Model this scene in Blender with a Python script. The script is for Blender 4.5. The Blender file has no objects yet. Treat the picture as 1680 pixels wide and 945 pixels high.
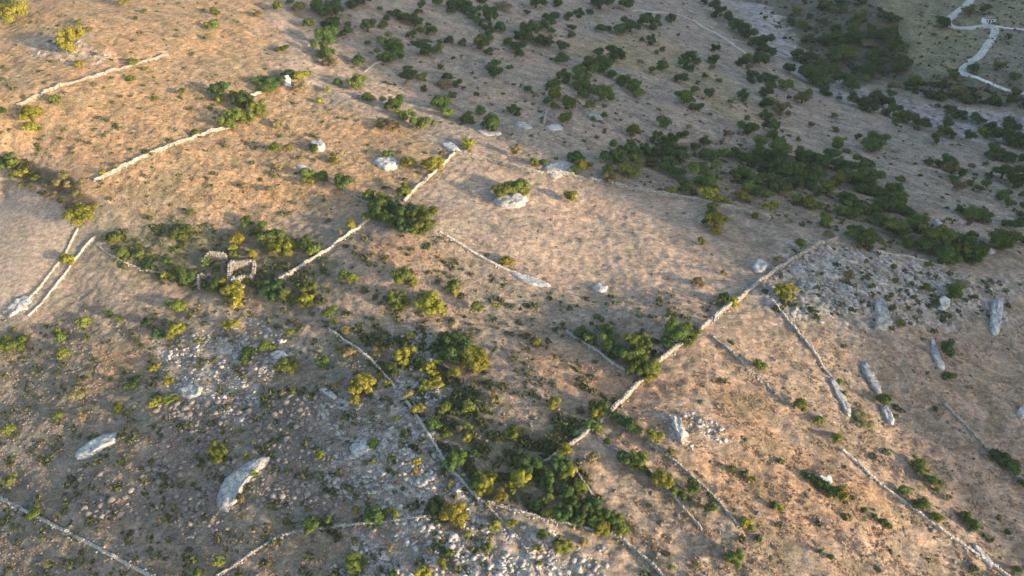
import bpy, math, random
import numpy as np

# ------------------------------------------------------------------ camera, sky, sun, exposure
SC = bpy.context.scene
COL = SC.collection
CAM_H, PITCH, FPX = 100.0, math.radians(38.0), 1200.0        # photo is 1680 x 945
cam_d = bpy.data.cameras.new('camera')
cam_d.sensor_width = 36.0
cam_d.lens = 36.0 * FPX / 1680.0
cam_d.clip_start, cam_d.clip_end = 1.0, 6000.0
cam = bpy.data.objects.new('camera', cam_d)
COL.objects.link(cam)
cam.location = (0, 0, CAM_H)
cam.rotation_euler = (math.pi / 2 - PITCH, 0, 0)
SC.camera = cam

SUN_EL = math.radians(12.0)
SUN_DIR = np.array([0.87, -0.50])                             # horizontal direction towards the sun
SUN_DIR = SUN_DIR / np.linalg.norm(SUN_DIR)
world = bpy.data.worlds.new('World')
SC.world = world
world.use_nodes = True
wn = world.node_tree
bg = wn.nodes['Background']
sky = wn.nodes.new('ShaderNodeTexSky')
sky.sky_type = 'NISHITA'
sky.sun_disc = False
sky.sun_elevation = SUN_EL
sky.sun_rotation = math.atan2(SUN_DIR[0], SUN_DIR[1])
sky.air_density, sky.dust_density, sky.ozone_density = 1.0, 2.2, 1.2
wn.links.new(sky.outputs[0], bg.inputs[0])
bg.inputs[1].default_value = 0.15
sun_d = bpy.data.lights.new('sun', 'SUN')
sun_d.energy = 3.3
sun_d.angle = math.radians(0.9)
sun_d.color = (1.0, 0.76, 0.50)
sun = bpy.data.objects.new('sun', sun_d)
COL.objects.link(sun)
from mathutils import Vector
sun.rotation_euler = Vector((SUN_DIR[0] * math.cos(SUN_EL), SUN_DIR[1] * math.cos(SUN_EL), math.sin(SUN_EL))).to_track_quat('Z', 'Y').to_euler()
SC.view_settings.view_transform = 'Standard'
SC.view_settings.look = 'None'
SC.view_settings.gamma = 1.0
SC.view_settings.exposure = 1.66

rng = np.random.default_rng(7)
random.seed(7)

# ------------------------------------------------------------------ numeric helpers
def _hash(ix, iy, seed):
    h = (ix.astype(np.int64) * 374761393 + iy.astype(np.int64) * 668265263 + seed * 1442695041) & 0xFFFFFFFF
    h = ((h ^ (h >> 13)) * 1274126177) & 0xFFFFFFFF
    h = h ^ (h >> 16)
    return h
def gnoise(x, y, seed=0):
    x = np.asarray(x, float); y = np.asarray(y, float)
    ix, iy = np.floor(x), np.floor(y)
    fx, fy = x - ix, y - iy
    ux, uy = fx * fx * fx * (fx * (fx * 6 - 15) + 10), fy * fy * fy * (fy * (fy * 6 - 15) + 10)
    def g(ax, ay, dx, dy):
        a = _hash(ax, ay, seed) * (2 * math.pi / 4294967296.0)
        return np.cos(a) * dx + np.sin(a) * dy
    n00 = g(ix, iy, fx, fy); n10 = g(ix + 1, iy, fx - 1, fy)
    n01 = g(ix, iy + 1, fx, fy - 1); n11 = g(ix + 1, iy + 1, fx - 1, fy - 1)
    return ((n00 * (1 - ux) + n10 * ux) * (1 - uy) + (n01 * (1 - ux) + n11 * ux) * uy) * 1.5
def fbm(x, y, octv=3, seed=0, gain=0.5):
    s, a = 0, 1.0
    for k in range(octv):
        s = s + a * gnoise(x, y, seed + 31 * k)
        x, y, a = x * 2.03, y * 2.03, a * gain
    return s
def sstep(a, b, x):
    t = np.clip((x - a) / (b - a), 0, 1)
    return t * t * (3 - 2 * t)

CP, SP = math.cos(PITCH), math.sin(PITCH)
def ray(px, py):
    px = np.asarray(px, float); py = np.asarray(py, float)
    u, v = (px - 840.0) / FPX, (472.5 - py) / FPX
    return u, CP + v * SP, -SP + v * CP                        # camera axis component is 1
def at_z(px, py, z):
    dx, dy, dz = ray(px, py)
    t = (z - CAM_H) / dz
    return dx * t, dy * t

# ------------------------------------------------------------------ shape of the land: heights known at sight points
CTRL = [  # photo x, photo y, height in metres
 (0,0,15),(200,0,15),(430,0,9),(650,0,0),(880,0,-14),(1060,0,-26),(1200,0,-40),(1320,0,-36),(1430,0,-24),(1560,0,-21),(1680,0,-19),
 (0,100,16),(200,100,14),(430,140,8),(620,110,1),(820,110,-6),(1000,110,-14),(1180,110,-27),(1290,90,-38),(1400,120,-40),(1500,80,-33),(1650,90,-30),
 (0,200,10),(150,200,10),(330,210,8),(520,210,5.5),(730,245,3.5),(900,210,-2),(1080,220,-9),(1260,240,-16),(1420,210,-29),(1560,190,-40),(1680,230,-40),
 (0,300,-2),(150,300,4),(330,300,4),(520,320,3.4),(700,330,3.2),(880,330,1.6),(1080,350,-0.8),(1250,370,-2.4),(1420,350,-8),(1560,330,-16),(1680,330,-22),
 (50,390,-4),(150,390,-3),(300,400,-3),(470,420,-1.5),(650,430,1.4),(850,430,0.8),(1050,450,0.0),(1250,470,-0.4),(1400,430,-1.5),(1550,430,-5),(1680,420,-9),
 (0,520,-14),(200,520,-10),(400,520,-6),(600,520,-2.5),(800,540,-1.0),(1000,560,0.5),(1200,560,0.5),(1400,560,-2),(1550,560,-5),(1680,560,-8),
 (0,660,-20),(200,660,-14.5),(400,660,-9),(600,660,-4.3),(800,660,-1.6),(950,670,-0.8),(1100,660,0.4),(1300,700,-1.8),(1500,700,-5.5),(1680,700,-9),
 (0,820,-23),(200,820,-17),(400,820,-11),(600,820,-5.8),(780,820,-2.6),(950,820,-1.6),(1100,820,-1.2),(1300,830,-2.5),(1500,830,-6),(1680,830,-9.5),
 (0,945,-24),(200,945,-18),(400,945,-12),(600,945,-6.8),(800,945,-3.4),(1000,945,-2.6),(1200,945,-3),(1450,945,-6),(1680,945,-10)]
pts = np.array([(*at_z(a, b, c), c) for a, b, c in CTRL])
FAR = np.array([(-700,700,40),(-300,620,18),(0,620,-10),(250,640,20),(480,620,30),(600,420,-10),(-500,350,-5),(-420,120,-30),(-300,0,-35),(0,0,-8),
                (0,-200,-15),(-300,-250,-45),(250,0,-22),(200,-200,-30),(500,200,-35),(500,-200,-40),(0,1000,60),(600,1000,90),(-700,1100,80),(900,700,60)], float)
pts = np.vstack([pts, FAR])
SCL = 100.0
def _phi(r2):
    return np.where(r2 > 0, r2 * np.log(np.maximum(r2, 1e-12)) * 0.5, 0)
P2 = pts[:, :2] / SCL
A = _phi(((P2[:, None, :] - P2[None, :, :]) ** 2).sum(-1)) + np.eye(len(P2)) * 0.0015
B = np.hstack([np.ones((len(P2), 1)), P2])
M = np.block([[A, B], [B.T, np.zeros((3, 3))]])
W = np.linalg.solve(M, np.concatenate([pts[:, 2], np.zeros(3)]))

def land(x, y):
    "smooth land: fitted slopes plus the mountain that stands to the right of the view"
    x = np.asarray(x, float); y = np.asarray(y, float)
    X, Y = np.clip(x, -800, 950) / SCL, np.clip(y, -300, 1150) / SCL
    z = W[-3] + W[-2] * X + W[-1] * Y
    for k in range(len(P2)):
        z = z + W[k] * _phi((X - P2[k, 0]) ** 2 + (Y - P2[k, 1]) ** 2)
    s = x * SUN_DIR[0] + y * SUN_DIR[1]
    q = -x * SUN_DIR[1] + y * SUN_DIR[0]
    top = np.interp(q, [-200, 0, 60, 105, 140, 165, 200, 240, 300, 420, 700, 1000], [5, 12, 36, 66, 84, 100, 130, 160, 196, 225, 215, 150])
    rise = sstep(95, 400, s + 10 * np.sin(q / 40.0)) * (1 - sstep(480, 1100, s))
    return z * (1 - rise) + rise * top

# streaks (low terrace ledges) follow the contour, from upper left to lower right of the view
SD = np.array([1.0, -0.80]) / math.hypot(1, 0.8)
def medium(x, y):
    z = 1.25 * fbm(x / 46.0, y / 46.0, 2, 5)
    u, v = x * SD[0] + y * SD[1], -x * SD[1] + y * SD[0]
    return z + 0.65 * calm(x, y) * fbm(u / 48.0, v / 13.0, 2, 19), fbm(u / 15.0, v / 3.6, 2, 11)

# ------------------------------------------------------------------ photo point -> place on the land
def calm(x, y):
    "0 on tilled fields, 1 on rough ground (filled in once the fields are known)"
    w = np.ones_like(np.asarray(x, float))
    for cx, cy, rx, ry, k in CALM:
        w = np.minimum(w, k + (1 - k) * sstep(0.7, 1.15, np.hypot((x - cx) / rx, (y - cy) / ry)))
    return w
CALM = []
def height(x, y, fine=True):
    a, b = medium(x, y)
    d = np.hypot(x, y)
    k = calm(x, y)
    far = 1 - 0.30 * sstep(250, 420, d)
    z = land(x, y) + a + 0.46 * k * far * b
    if fine:
        z = z + 0.25 * k * far * fbm(np.asarray(x) / 2.0, np.asarray(y) / 2.0, 3, 23)
    return z
SHEET = None                                                  # set once the ground sheet is gridded
def _h(x, y):
    return height(x, y, False) if SHEET is None else SHEET(x, y)
def place(px, py):
    "where the line of sight through a photo point meets the land"
    dx, dy, dz = ray(px, py)
    shp = np.shape(dx)
    dx, dy, dz = np.atleast_1d(dx).ravel(), np.atleast_1d(dy).ravel(), np.atleast_1d(dz).ravel()
    t = np.full(dx.shape, 55.0); step = 3.0
    live = np.arange(len(t))
    for _ in range(330):
        tt = t[live]
        above = CAM_H + dz[live] * tt - _h(dx[live] * tt, dy[live] * tt) >= 0
        live = live[above]
        if len(live) == 0: break
        t[live] += step
    lo, hi = t - step, t
    for _ in range(12):
        m = (lo + hi) / 2
        below = CAM_H + dz * m - _h(dx * m, dy * m) < 0
        hi = np.where(below, m, hi); lo = np.where(below, lo, m)
    x, y = dx * hi, dy * hi
    return x.reshape(shp), y.reshape(shp), _h(x, y).reshape(shp), hi.reshape(shp)
for (cx, cy, ex, ey, k) in [(45, 390, 135, 390, 0.12), (930, 380, 1190, 380, 0.75), (700, 300, 930, 300, 0.8)]:
    X, Y, Z, T = place(np.array([cx, ex]), np.array([cy, ey]))
    r = math.hypot(X[1] - X[0], Y[1] - Y[0])
    CALM.append((X[0], Y[0], r * 1.15, r * 1.5, k))

# ------------------------------------------------------------------ mesh helpers
def mesh_from(name, verts, faces_flat, sizes, smooth=False):
    me = bpy.data.meshes.new(name)
    verts = np.asarray(verts, np.float32)
    faces_flat = np.asarray(faces_flat, np.int32); sizes = np.asarray(sizes, np.int32)
    me.vertices.add(len(verts)); me.vertices.foreach_set('co', verts.ravel())
    me.loops.add(len(faces_flat)); me.loops.foreach_set('vertex_index', faces_flat)
    me.polygons.add(len(sizes))
    starts = np.concatenate([[0], np.cumsum(sizes)[:-1]]).astype(np.int32)
    me.polygons.foreach_set('loop_start', starts)
    if smooth: me.polygons.foreach_set('use_smooth', np.ones(len(sizes), bool))
    me.update(calc_edges=True)
    return me
def py_mesh(name, verts, faces, smooth=False):
    flat = [i for f in faces for i in f]
    return mesh_from(name, verts, flat, [len(f) for f in faces], smooth)
def link(name, me, mat=None, parent=None, loc=None):
    o = bpy.data.objects.new(name, me)
    COL.objects.link(o)
    if mat is not None and me is not None and not me.materials: me.materials.append(mat)
    if parent is not None: o.parent = parent
    if loc is not None: o.location = loc
    return o
def tag(o, label=None, cat=None, group=None, kind=None):
    if label: o['label'] = label
    if cat: o['category'] = cat
    if group: o['group'] = group
    if kind: o['kind'] = kind
    return o

# ------------------------------------------------------------------ materials
def new_mat(name, rough=0.9):
    m = bpy.data.materials.new(name); m.use_nodes = True
    b = m.node_tree.nodes['Principled BSDF']
    b.inputs['Roughness'].default_value = rough
    b.inputs['Specular IOR Level'].default_value = 0.15
    return m, m.node_tree, b
def stone_mat(name, c1, c2, scale=1.2, bump=0.4, stain=0.35):
    m, nt, b = new_mat(name)
    N, L = nt.nodes, nt.links
    geo = N.new('ShaderNodeNewGeometry'); info = N.new('ShaderNodeObjectInfo')
    n1 = N.new('ShaderNodeTexNoise'); n1.inputs['Scale'].default_value = scale; n1.inputs['Detail'].default_value = 5
    n2 = N.new('ShaderNodeTexNoise'); n2.inputs['Scale'].default_value = scale * 4.3; n2.inputs['Detail'].default_value = 4
    L.new(geo.outputs['Position'], n1.inputs['Vector']); L.new(geo.outputs['Position'], n2.inputs['Vector'])
    r = N.new('ShaderNodeValToRGB')
    r.color_ramp.elements[0].position, r.color_ramp.elements[1].position = 0.33, 0.62
    r.color_ramp.elements[0].color, r.color_ramp.elements[1].color = (*c1, 1), (*c2, 1)
    L.new(n1.outputs[0], r.inputs[0])
    mul = N.new('ShaderNodeMixRGB'); mul.blend_type = 'MULTIPLY'; mul.inputs[0].default_value = stain
    r2 = N.new('ShaderNodeValToRGB'); r2.color_ramp.elements[0].position, r2.color_ramp.elements[1].position = 0.38, 0.58
    r2.color_ramp.elements[0].color = (0.35, 0.33, 0.30, 1)
    L.new(n2.outputs[0], r2.inputs[0]); L.new(r.outputs[0], mul.inputs[1]); L.new(r2.outputs[0], mul.inputs[2])
    hsv = N.new('ShaderNodeHueSaturation')
    mp = N.new('ShaderNodeMapRange'); mp.inputs[3].default_value, mp.inputs[4].default_value = 0.8, 1.2
    L.new(info.outputs['Random'], mp.inputs[0]); L.new(mp.outputs[0], hsv.inputs['Value'])
    L.new(mul.outputs[0], hsv.inputs['Color']); L.new(hsv.outputs[0], b.inputs['Base Color'])
    bp = N.new('ShaderNodeBump'); bp.inputs['Strength'].default_value = bump; bp.inputs['Distance'].default_value = 0.15
    L.new(n2.outputs[0], bp.inputs['Height']); L.new(bp.outputs[0], b.inputs['Normal'])
    return m
def leaf_mat(name, c, light_tone):
    m, nt, b = new_mat(name, 0.7)
    N, L = nt.nodes, nt.links
    info = N.new('ShaderNodeObjectInfo'); geo = N.new('ShaderNodeNewGeometry')
    n = N.new('ShaderNodeTexNoise'); n.inputs['Scale'].default_value = 1.6; n.inputs['Detail'].default_value = 2
    L.new(geo.outputs['Position'], n.inputs['Vector'])
    mx = N.new('ShaderNodeMixRGB'); mx.inputs[1].default_value = (*c, 1); mx.inputs[2].default_value = (*light_tone, 1)  # two tones at random; their contrast also paints shade inside the crown
    r = N.new('ShaderNodeMapRange'); r.inputs[1].default_value, r.inputs[2].default_value = 0.35, 0.68
    L.new(n.outputs[0], r.inputs[0]); L.new(r.outputs[0], mx.inputs[0])
    hsv = N.new('ShaderNodeHueSaturation')
    mv = N.new('ShaderNodeMapRange'); mv.inputs[3].default_value, mv.inputs[4].default_value = 0.72, 1.28
    L.new(info.outputs['Random'], mv.inputs[0]); L.new(mv.outputs[0], hsv.inputs['Value'])
    fr = N.new('ShaderNodeMath'); fr.operation = 'MULTIPLY'; fr.inputs[1].default_value = 7.13
    f2 = N.new('ShaderNodeMath'); f2.operation = 'FRACT'
    L.new(info.outputs['Random'], fr.inputs[0]); L.new(fr.outputs[0], f2.inputs[0])
    mh = N.new('ShaderNodeMapRange'); mh.inputs[3].default_value, mh.inputs[4].default_value = 0.478, 0.515
    L.new(f2.outputs[0], mh.inputs[0]); L.new(mh.outputs[0], hsv.inputs['Hue'])
    L.new(mx.outputs[0], hsv.inputs['Color']); L.new(hsv.outputs[0], b.inputs['Base Color'])
    tr = N.new('ShaderNodeBsdfTranslucent'); L.new(hsv.outputs[0], tr.inputs['Color'])
    ms = N.new('ShaderNodeMixShader'); ms.inputs[0].default_value = 0.15
    L.new(b.outputs[0], ms.inputs[1]); L.new(tr.outputs[0], ms.inputs[2])
    L.new(ms.outputs[0], N['Material Output'].inputs['Surface'])
    return m
LEAF = {  # besides plant tone, colour carries light: yellow where sunlit, dark where shaded
 'd': leaf_mat('dark_evergreen_leaves', (0.026, 0.056, 0.018), (0.080, 0.138, 0.042)),
 'm': leaf_mat('mid_green_leaves', (0.036, 0.070, 0.017), (0.112, 0.170, 0.038)),
 'o': leaf_mat('olive_green_leaves', (0.058, 0.088, 0.018), (0.172, 0.205, 0.040)),
 'y': leaf_mat('sunlit_yellow_green_leaves', (0.105, 0.118, 0.018), (0.330, 0.300, 0.040)),
 'p': leaf_mat('dry_brush_leaves', (0.150, 0.130, 0.060), (0.240, 0.205, 0.095)),
}
BARK = stone_mat('bark', (0.07, 0.055, 0.042), (0.13, 0.105, 0.08), 3.0)
ROCK = stone_mat('pale_limestone', (0.36, 0.365, 0.355), (0.52, 0.52, 0.505), 0.9, 0.5, 0.45)
def crack(m, scale, width, dark):
    N, L = m.node_tree.nodes, m.node_tree.links
    b = N['Principled BSDF']; src = b.inputs['Base Color'].links[0].from_socket
    geo = N.new('ShaderNodeNewGeometry'); mp = N.new('ShaderNodeMapping'); mp.inputs['Scale'].default_value = (1, 1, 2.5)
    nz = N.new('ShaderNodeTexNoise'); nz.inputs['Scale'].default_value = 1.1; nz.inputs['Detail'].default_value = 4
    ad = N.new('ShaderNodeVectorMath'); ad.operation = 'ADD'
    L.new(geo.outputs['Position'], nz.inputs['Vector']); L.new(geo.outputs['Position'], ad.inputs[0]); L.new(nz.outputs[1], ad.inputs[1])
    L.new(ad.outputs[0], mp.inputs[0])
    vo = N.new('ShaderNodeTexVoronoi'); vo.feature = 'DISTANCE_TO_EDGE'; vo.inputs['Scale'].default_value = scale
    L.new(mp.outputs[0], vo.inputs['Vector'])
    r = N.new('ShaderNodeMapRange'); r.inputs[1].default_value, r.inputs[2].default_value = 0.0, width
    r.inputs[3].default_value, r.inputs[4].default_value = dark, 1.0
    L.new(vo.outputs['Distance'], r.inputs[0])
    mx = N.new('ShaderNodeMixRGB'); mx.blend_type = 'MULTIPLY'; mx.inputs[0].default_value = 1
    L.new(src, mx.inputs[1]); L.new(r.outputs[0], mx.inputs[2]); L.new(mx.outputs[0], b.inputs['Base Color'])
    bp = N.new('ShaderNodeBump'); bp.inputs['Strength'].default_value = 0.8; bp.inputs['Distance'].default_value = 0.2
    old = b.inputs['Normal'].links[0].from_socket
    L.new(old, bp.inputs['Normal']); L.new(r.outputs[0], bp.inputs['Height']); L.new(bp.outputs[0], b.inputs['Normal'])
crack(ROCK, 0.6, 0.07, 0.6)
WALLSTONE = stone_mat('dry_stone', (0.31, 0.285, 0.25), (0.53, 0.495, 0.44), 1.7, 0.6, 0.5)
RUBBLE = stone_mat('weathered_limestone', (0.23, 0.22, 0.205), (0.41, 0.395, 0.37), 0.5, 0.6, 0.5)
FIELDSTONE = stone_mat('brown_grey_fieldstone', (0.170, 0.148, 0.132), (0.270, 0.240, 0.215), 1.0, 0.6, 0.5)
# ------------------------------------------------------------------ the ground sheet
def axis(segs):
    out = [segs[0][0]]
    for a, b, s0, s1 in segs:
        x = a
        while x < b - 1e-6:
            f = (x - a) / (b - a)
            x = min(b, x + s0 + (s1 - s0) * f)
            out.append(x)
    return np.array(out)
xr = axis([(0, 90, 0.42, 0.46), (90, 260, 0.46, 0.95), (260, 420, 0.95, 5.0), (420, 1700, 5.0, 70.0)])
xs = np.concatenate([-xr[::-1][:-1], xr])
ys = np.concatenate([-axis([(0, 700, 12, 60)])[::-1][:-1], axis([(0, 44, 6.0, 1.0), (44, 60, 1.0, 0.42), (60, 190, 0.42, 0.55), (190, 470, 0.55, 1.3), (470, 700, 1.3, 12), (700, 2600, 12, 90)])])
GX, GY = np.meshgrid(xs, ys)
gx, gy = GX.ravel(), GY.ravel()
GZ = height(gx, gy)
# height of the finished sheet (bilinear), so that everything rests on it
NX, NY = len(xs), len(ys)
ZG = GZ.reshape(NY, NX)
def ground(x, y):
    x = np.asarray(x, float); y = np.asarray(y, float)
    i = np.clip(np.searchsorted(xs, x) - 1, 0, NX - 2); j = np.clip(np.searchsorted(ys, y) - 1, 0, NY - 2)
    fx = (x - xs[i]) / (xs[i + 1] - xs[i]); fy = (y - ys[j]) / (ys[j + 1] - ys[j])
    return ((ZG[j, i] * (1 - fx) + ZG[j, i + 1] * fx) * (1 - fy) + (ZG[j + 1, i] * (1 - fx) + ZG[j + 1, i + 1] * fx) * fy)

SHEET = ground

def poly_world(pp):
    p = np.array(pp, float)
    q = []
    for a, b in zip(p, np.roll(p, -1, 0)):
        n = max(1, int(np.hypot(*(b - a)) / 60))
        for k in range(n): q.append(a + (b - a) * k / n)
    q = np.array(q)
    X, Y, Z, T = place(q[:, 0], np.clip(q[:, 1], -12, 1200))
    return np.stack([X, Y], 1)
def sdist(x, y, poly):
    "signed distance, positive inside"
    inside = np.zeros(x.shape, bool); d2 = np.full(x.shape, 1e12)
    for a, b in zip(poly, np.roll(poly, -1, 0)):
        if abs(b[1] - a[1]) > 1e-9:
            c = ((a[1] > y) != (b[1] > y)) & (x < (b[0] - a[0]) * (y - a[1]) / (b[1] - a[1]) + a[0])
            inside ^= c
        e = b - a
        t = np.clip(((x - a[0]) * e[0] + (y - a[1]) * e[1]) / max(e @ e, 1e-9), 0, 1)
        d2 = np.minimum(d2, (x - a[0] - t * e[0]) ** 2 + (y - a[1] - t * e[1]) ** 2)
    return np.where(inside, 1, -1) * np.sqrt(d2)
ZONES = [  # photo outline, soil or plant-cover colour, feather (m), ragged edge (m), strength
 ('far_slope', [(430,-10),(470,140),(730,240),(900,280),(1200,340),(1370,390),(1690,420),(1690,300),(1500,200),(1190,-10)], (0.40,0.325,0.25), 5, 5, 1),
 ('dry_left', [(-40,-10),(430,-10),(460,140),(740,245),(620,350),(480,350),(300,350),(160,330),(60,260),(-40,240)], (0.44,0.315,0.185), 7, 5, 1),
 ('yellow_bank', [(930,80),(1010,50),(1100,70),(1260,180),(1290,215),(1200,200),(1100,130),(1010,110)], (0.40,0.315,0.145), 5, 5, 0.8),
 ('right_slope', [(1180,530),(1300,520),(1480,545),(1690,480),(1690,990),(1400,990),(1280,780)], (0.385,0.295,0.215), 6, 4, 1),
 ('orange_soil', [(1010,650),(1180,610),(1300,690),(1400,760),(1480,880),(1340,900),(1200,860),(1100,790)], (0.45,0.285,0.16), 7, 5, 0.6),
 ('orange_soil', [(560,385),(660,400),(760,420),(700,450),(600,430)], (0.46,0.285,0.165), 4, 4, 0.7),
 ('orange_soil', [(880,540),(1000,600),(1060,640),(1000,690),(900,640),(850,580)], (0.45,0.29,0.17), 4, 4, 0.7),
 ('center_field', [(690,310),(745,258),(880,292),(1140,335),(1165,400),(1225,470),(1150,500),(900,470),(800,430),(720,380)], (0.47,0.36,0.265), 3, 2, 1),
 ('lower_left', [(-40,540),(200,500),(440,500),(560,560),(640,640),(520,720),(300,740),(-40,760)], (0.265,0.235,0.18), 8, 6, 1),
 ('lower_left', [(-40,740),(300,720),(560,700),(620,800),(600,990),(-40,990)], (0.275,0.240,0.185), 8, 6, 1),
 ('orange_soil', [(140,580),(235,570),(240,620),(190,640),(130,630)], (0.36,0.235,0.12), 4, 4, 0.7),
 ('orange_soil', [(410,890),(560,860),(700,865),(620,900),(440,930)], (0.37,0.27,0.18), 4, 3, 0.7),
 ('scrub', [(170,385),(280,360),(420,380),(530,400),(550,500),(440,490),(280,470),(200,440)], (0.175,0.165,0.085), 4, 5, 0.8),
 ('scrub', [(540,540),(700,560),(820,680),(960,690),(900,770),(780,800),(720,730),(620,610)], (0.20,0.185,0.10), 5, 5, 0.85),
 ('scrub', [(930,530),(1040,560),(1110,560),(1040,620),(1000,600)], (0.26,0.225,0.165), 3, 2, 0.9),
 ('scrub', [(830,780),(940,740),(1020,880),(930,870),(840,840)], (0.16,0.15,0.08), 3, 4, 0.8),
 ('thicket', [(990,240),(1180,230),(1380,270),(1480,330),(1610,420),(1540,440),(1380,380),(1200,335),(1000,285)], (0.19,0.175,0.11), 4, 5, 0.7),
 ('left_field', [(-60,255),(0,268),(40,295),(108,330),(128,368),(85,440),(20,520),(-60,560)], (0.50,0.385,0.285), 0.5, 0.4, 1),
 ('left_bank', [(0,258),(50,265),(110,290),(160,330),(133,354),(109,329),(40,296)], (0.135,0.108,0.058), 0.7, 0.6, 1),
 ('lane', [(125,380),(158,390),(84,480),(40,530),(0,545),(60,482)], (0.36,0.31,0.25), 1, 0.6, 1),
 ('lane', [(128,330),(175,345),(190,380),(160,400),(140,380)], (0.40,0.32,0.24), 2, 1, 0.9),
 ('ribbed_rock', [(1290,400),(1400,395),(1560,445),(1690,470),(1640,515),(1490,540),(1290,525),(1240,480),(1260,450)], (0.36,0.305,0.25), 5, 6, 0.6),
 ('rock', [(520,660),(700,640),(740,740),(790,830),(850,990),(500,990),(560,900),(640,850),(540,800)], (0.31,0.28,0.24), 5, 6, 0.7),
 ('rock', [(260,560),(420,520),(480,560),(430,650),(400,700),(270,640)], (0.31,0.28,0.24), 5, 5, 0.7),
 ('rock', [(640,550),(740,550),(750,620),(710,690),(650,640)], (0.31,0.28,0.24), 4, 5, 0.7),
 ('rock', [(820,860),(900,870),(1000,900),(1000,990),(830,990)], (0.45,0.40,0.34), 4, 5, 0.6),
 ('rock', [(1080,680),(1150,670),(1200,720),(1130,740)], (0.42,0.38,0.33), 4, 4, 0.6),
 ('rock', [(40,60),(120,60),(190,100),(150,110),(60,90)], (0.40,0.36,0.31), 4, 5, 0.6),
 ('far_hill', [(1400,-12),(1700,-12),(1700,170),(1500,150),(1470,90),(1440,40)], (0.285,0.265,0.135), 8, 6, 1),
 ('far_hill', [(1620,60),(1700,40),(1700,150),(1600,120)], (0.28,0.255,0.185), 8, 6, 0.8),
 ('far_wood', [(1215,-12),(1430,-12),(1480,60),(1490,130),(1420,140),(1330,100),(1270,50)], (0.15,0.15,0.10), 7, 6, 1),
 ('far_wood', [(1480,128),(1590,120),(1700,150),(1700,178),(1560,168),(1480,150)], (0.16,0.165,0.10), 5, 5, 0.8),
 ('wadi', [(1195,0),(1250,5),(1300,60),(1330,105),(1440,155),(1560,175),(1700,193),(1700,246),(1600,232),(1500,202),(1400,176),(1300,120)], (0.47,0.435,0.40), 3, 4, 1),
]
BASE = np.array([0.37, 0.295, 0.215])
rgb = np.tile(BASE, (len(gx), 1))
ROCKY = np.zeros(len(gx)); GOLD = np.zeros(len(gx)); RIBS = np.zeros(len(gx))
inview = (gy > 30) & (gy < 800) & (np.abs(gx) < 520)
idx = np.nonzero(inview)[0]
vx, vy = gx[idx], gy[idx]
WX = fbm(vx / 9.0, vy / 9.0, 3, 71); WY = fbm(vx / 9.0, vy / 9.0, 3, 87)
ZPOLY = []
for name, pp, c, fe, rag, k in ZONES:
    pw = poly_world(pp)
    ZPOLY.append((name, pw))
    lo, hi = pw.min(0) - fe * 2 - 10, pw.max(0) + fe * 2 + 10
    m = (vx > lo[0]) & (vx < hi[0]) & (vy > lo[1]) & (vy < hi[1])
    if not m.any(): continue
    w = sstep(-fe, fe, sdist(vx[m] + rag * WX[m], vy[m] + rag * WY[m], pw)) * k
    ii = idx[m]
    rgb[ii] = rgb[ii] * (1 - w[:, None]) + np.array(c) * w[:, None]
    if name in ('dry_left', 'orange_soil'): GOLD[ii] = np.maximum(GOLD[ii], w)
    if name == 'ribbed_rock': RIBS[ii] = np.maximum(RIBS[ii], w)
    if name in ('rock', 'ribbed_rock'): ROCKY[ii] = np.maximum(ROCKY[ii], w)
# patchy plant cover and bare soil, laid along the ledges
u_, v_ = gx * SD[0] + gy * SD[1], -gx * SD[1] + gy * SD[0]
pat = fbm(u_ / 11.0, v_ / 4.0, 3, 141)
pat2 = fbm(gx / 4.0, gy / 4.0, 3, 153)
pat3 = fbm(gx / 28.0, gy / 28.0, 2, 167)
kc = calm(gx, gy)
rgb *= (1 + 0.20 * kc * pat + 0.16 * kc * pat2 + 0.10 * pat3)[:, None]
warm = (pat3 * 0.10 + pat * 0.05 * kc)[:, None] * np.array([[1.0, -0.15, -0.9]])
rgb *= 1 + warm
olive = sstep(0.22, 0.55, fbm(gx / 6.5, gy / 6.5, 3, 191)) * 0.5 * kc * kc
rgb = rgb * (1 - olive[:, None]) + np.array([0.19, 0.175, 0.095]) * olive[:, None]
# bare rock showing through in veins
vein = sstep(0.10, 0.34, fbm(u_ / 5.0 + 3, v_ / 2.4, 3, 211)) * np.clip(ROCKY * 1.2, 0, 1)
rgb = rgb * (1 - vein[:, None]) + np.array([0.54, 0.505, 0.455]) * vein[:, None]
GZ = GZ + 0.16 * vein + 0.16 * ROCKY * fbm(gx / 1.3, gy / 1.3, 2, 233)
# ribs of bedrock standing out of the outcrop, running down the slope
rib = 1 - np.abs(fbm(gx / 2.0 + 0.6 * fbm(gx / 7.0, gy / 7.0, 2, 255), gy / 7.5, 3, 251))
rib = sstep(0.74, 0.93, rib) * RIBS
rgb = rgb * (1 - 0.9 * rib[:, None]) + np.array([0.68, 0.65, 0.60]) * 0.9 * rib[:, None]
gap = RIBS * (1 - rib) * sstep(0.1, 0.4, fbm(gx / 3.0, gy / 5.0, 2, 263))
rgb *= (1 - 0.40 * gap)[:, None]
GZ = GZ + 0.50 * rib
# the tilled field keeps faint passes of the plough
fw = 1 - sstep(0.05, 0.5, kc)
row = fbm((gx * 0.93 + gy * 0.36) / 2.2 + 0.8 * fbm(gx / 14.0, gy / 14.0, 2, 61), (gy * 0.93 - gx * 0.36) / 26.0, 2, 63)
rgb *= (1 + 0.14 * fw * row)[:, None]
lum = rgb @ np.array([0.3, 0.59, 0.11])
rgb = np.clip(lum[:, None] + (rgb - lum[:, None]) * (0.70 + 0.22 * GOLD)[:, None], 0.03, 0.75) * np.array([0.90, 0.86, 0.86])

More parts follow.
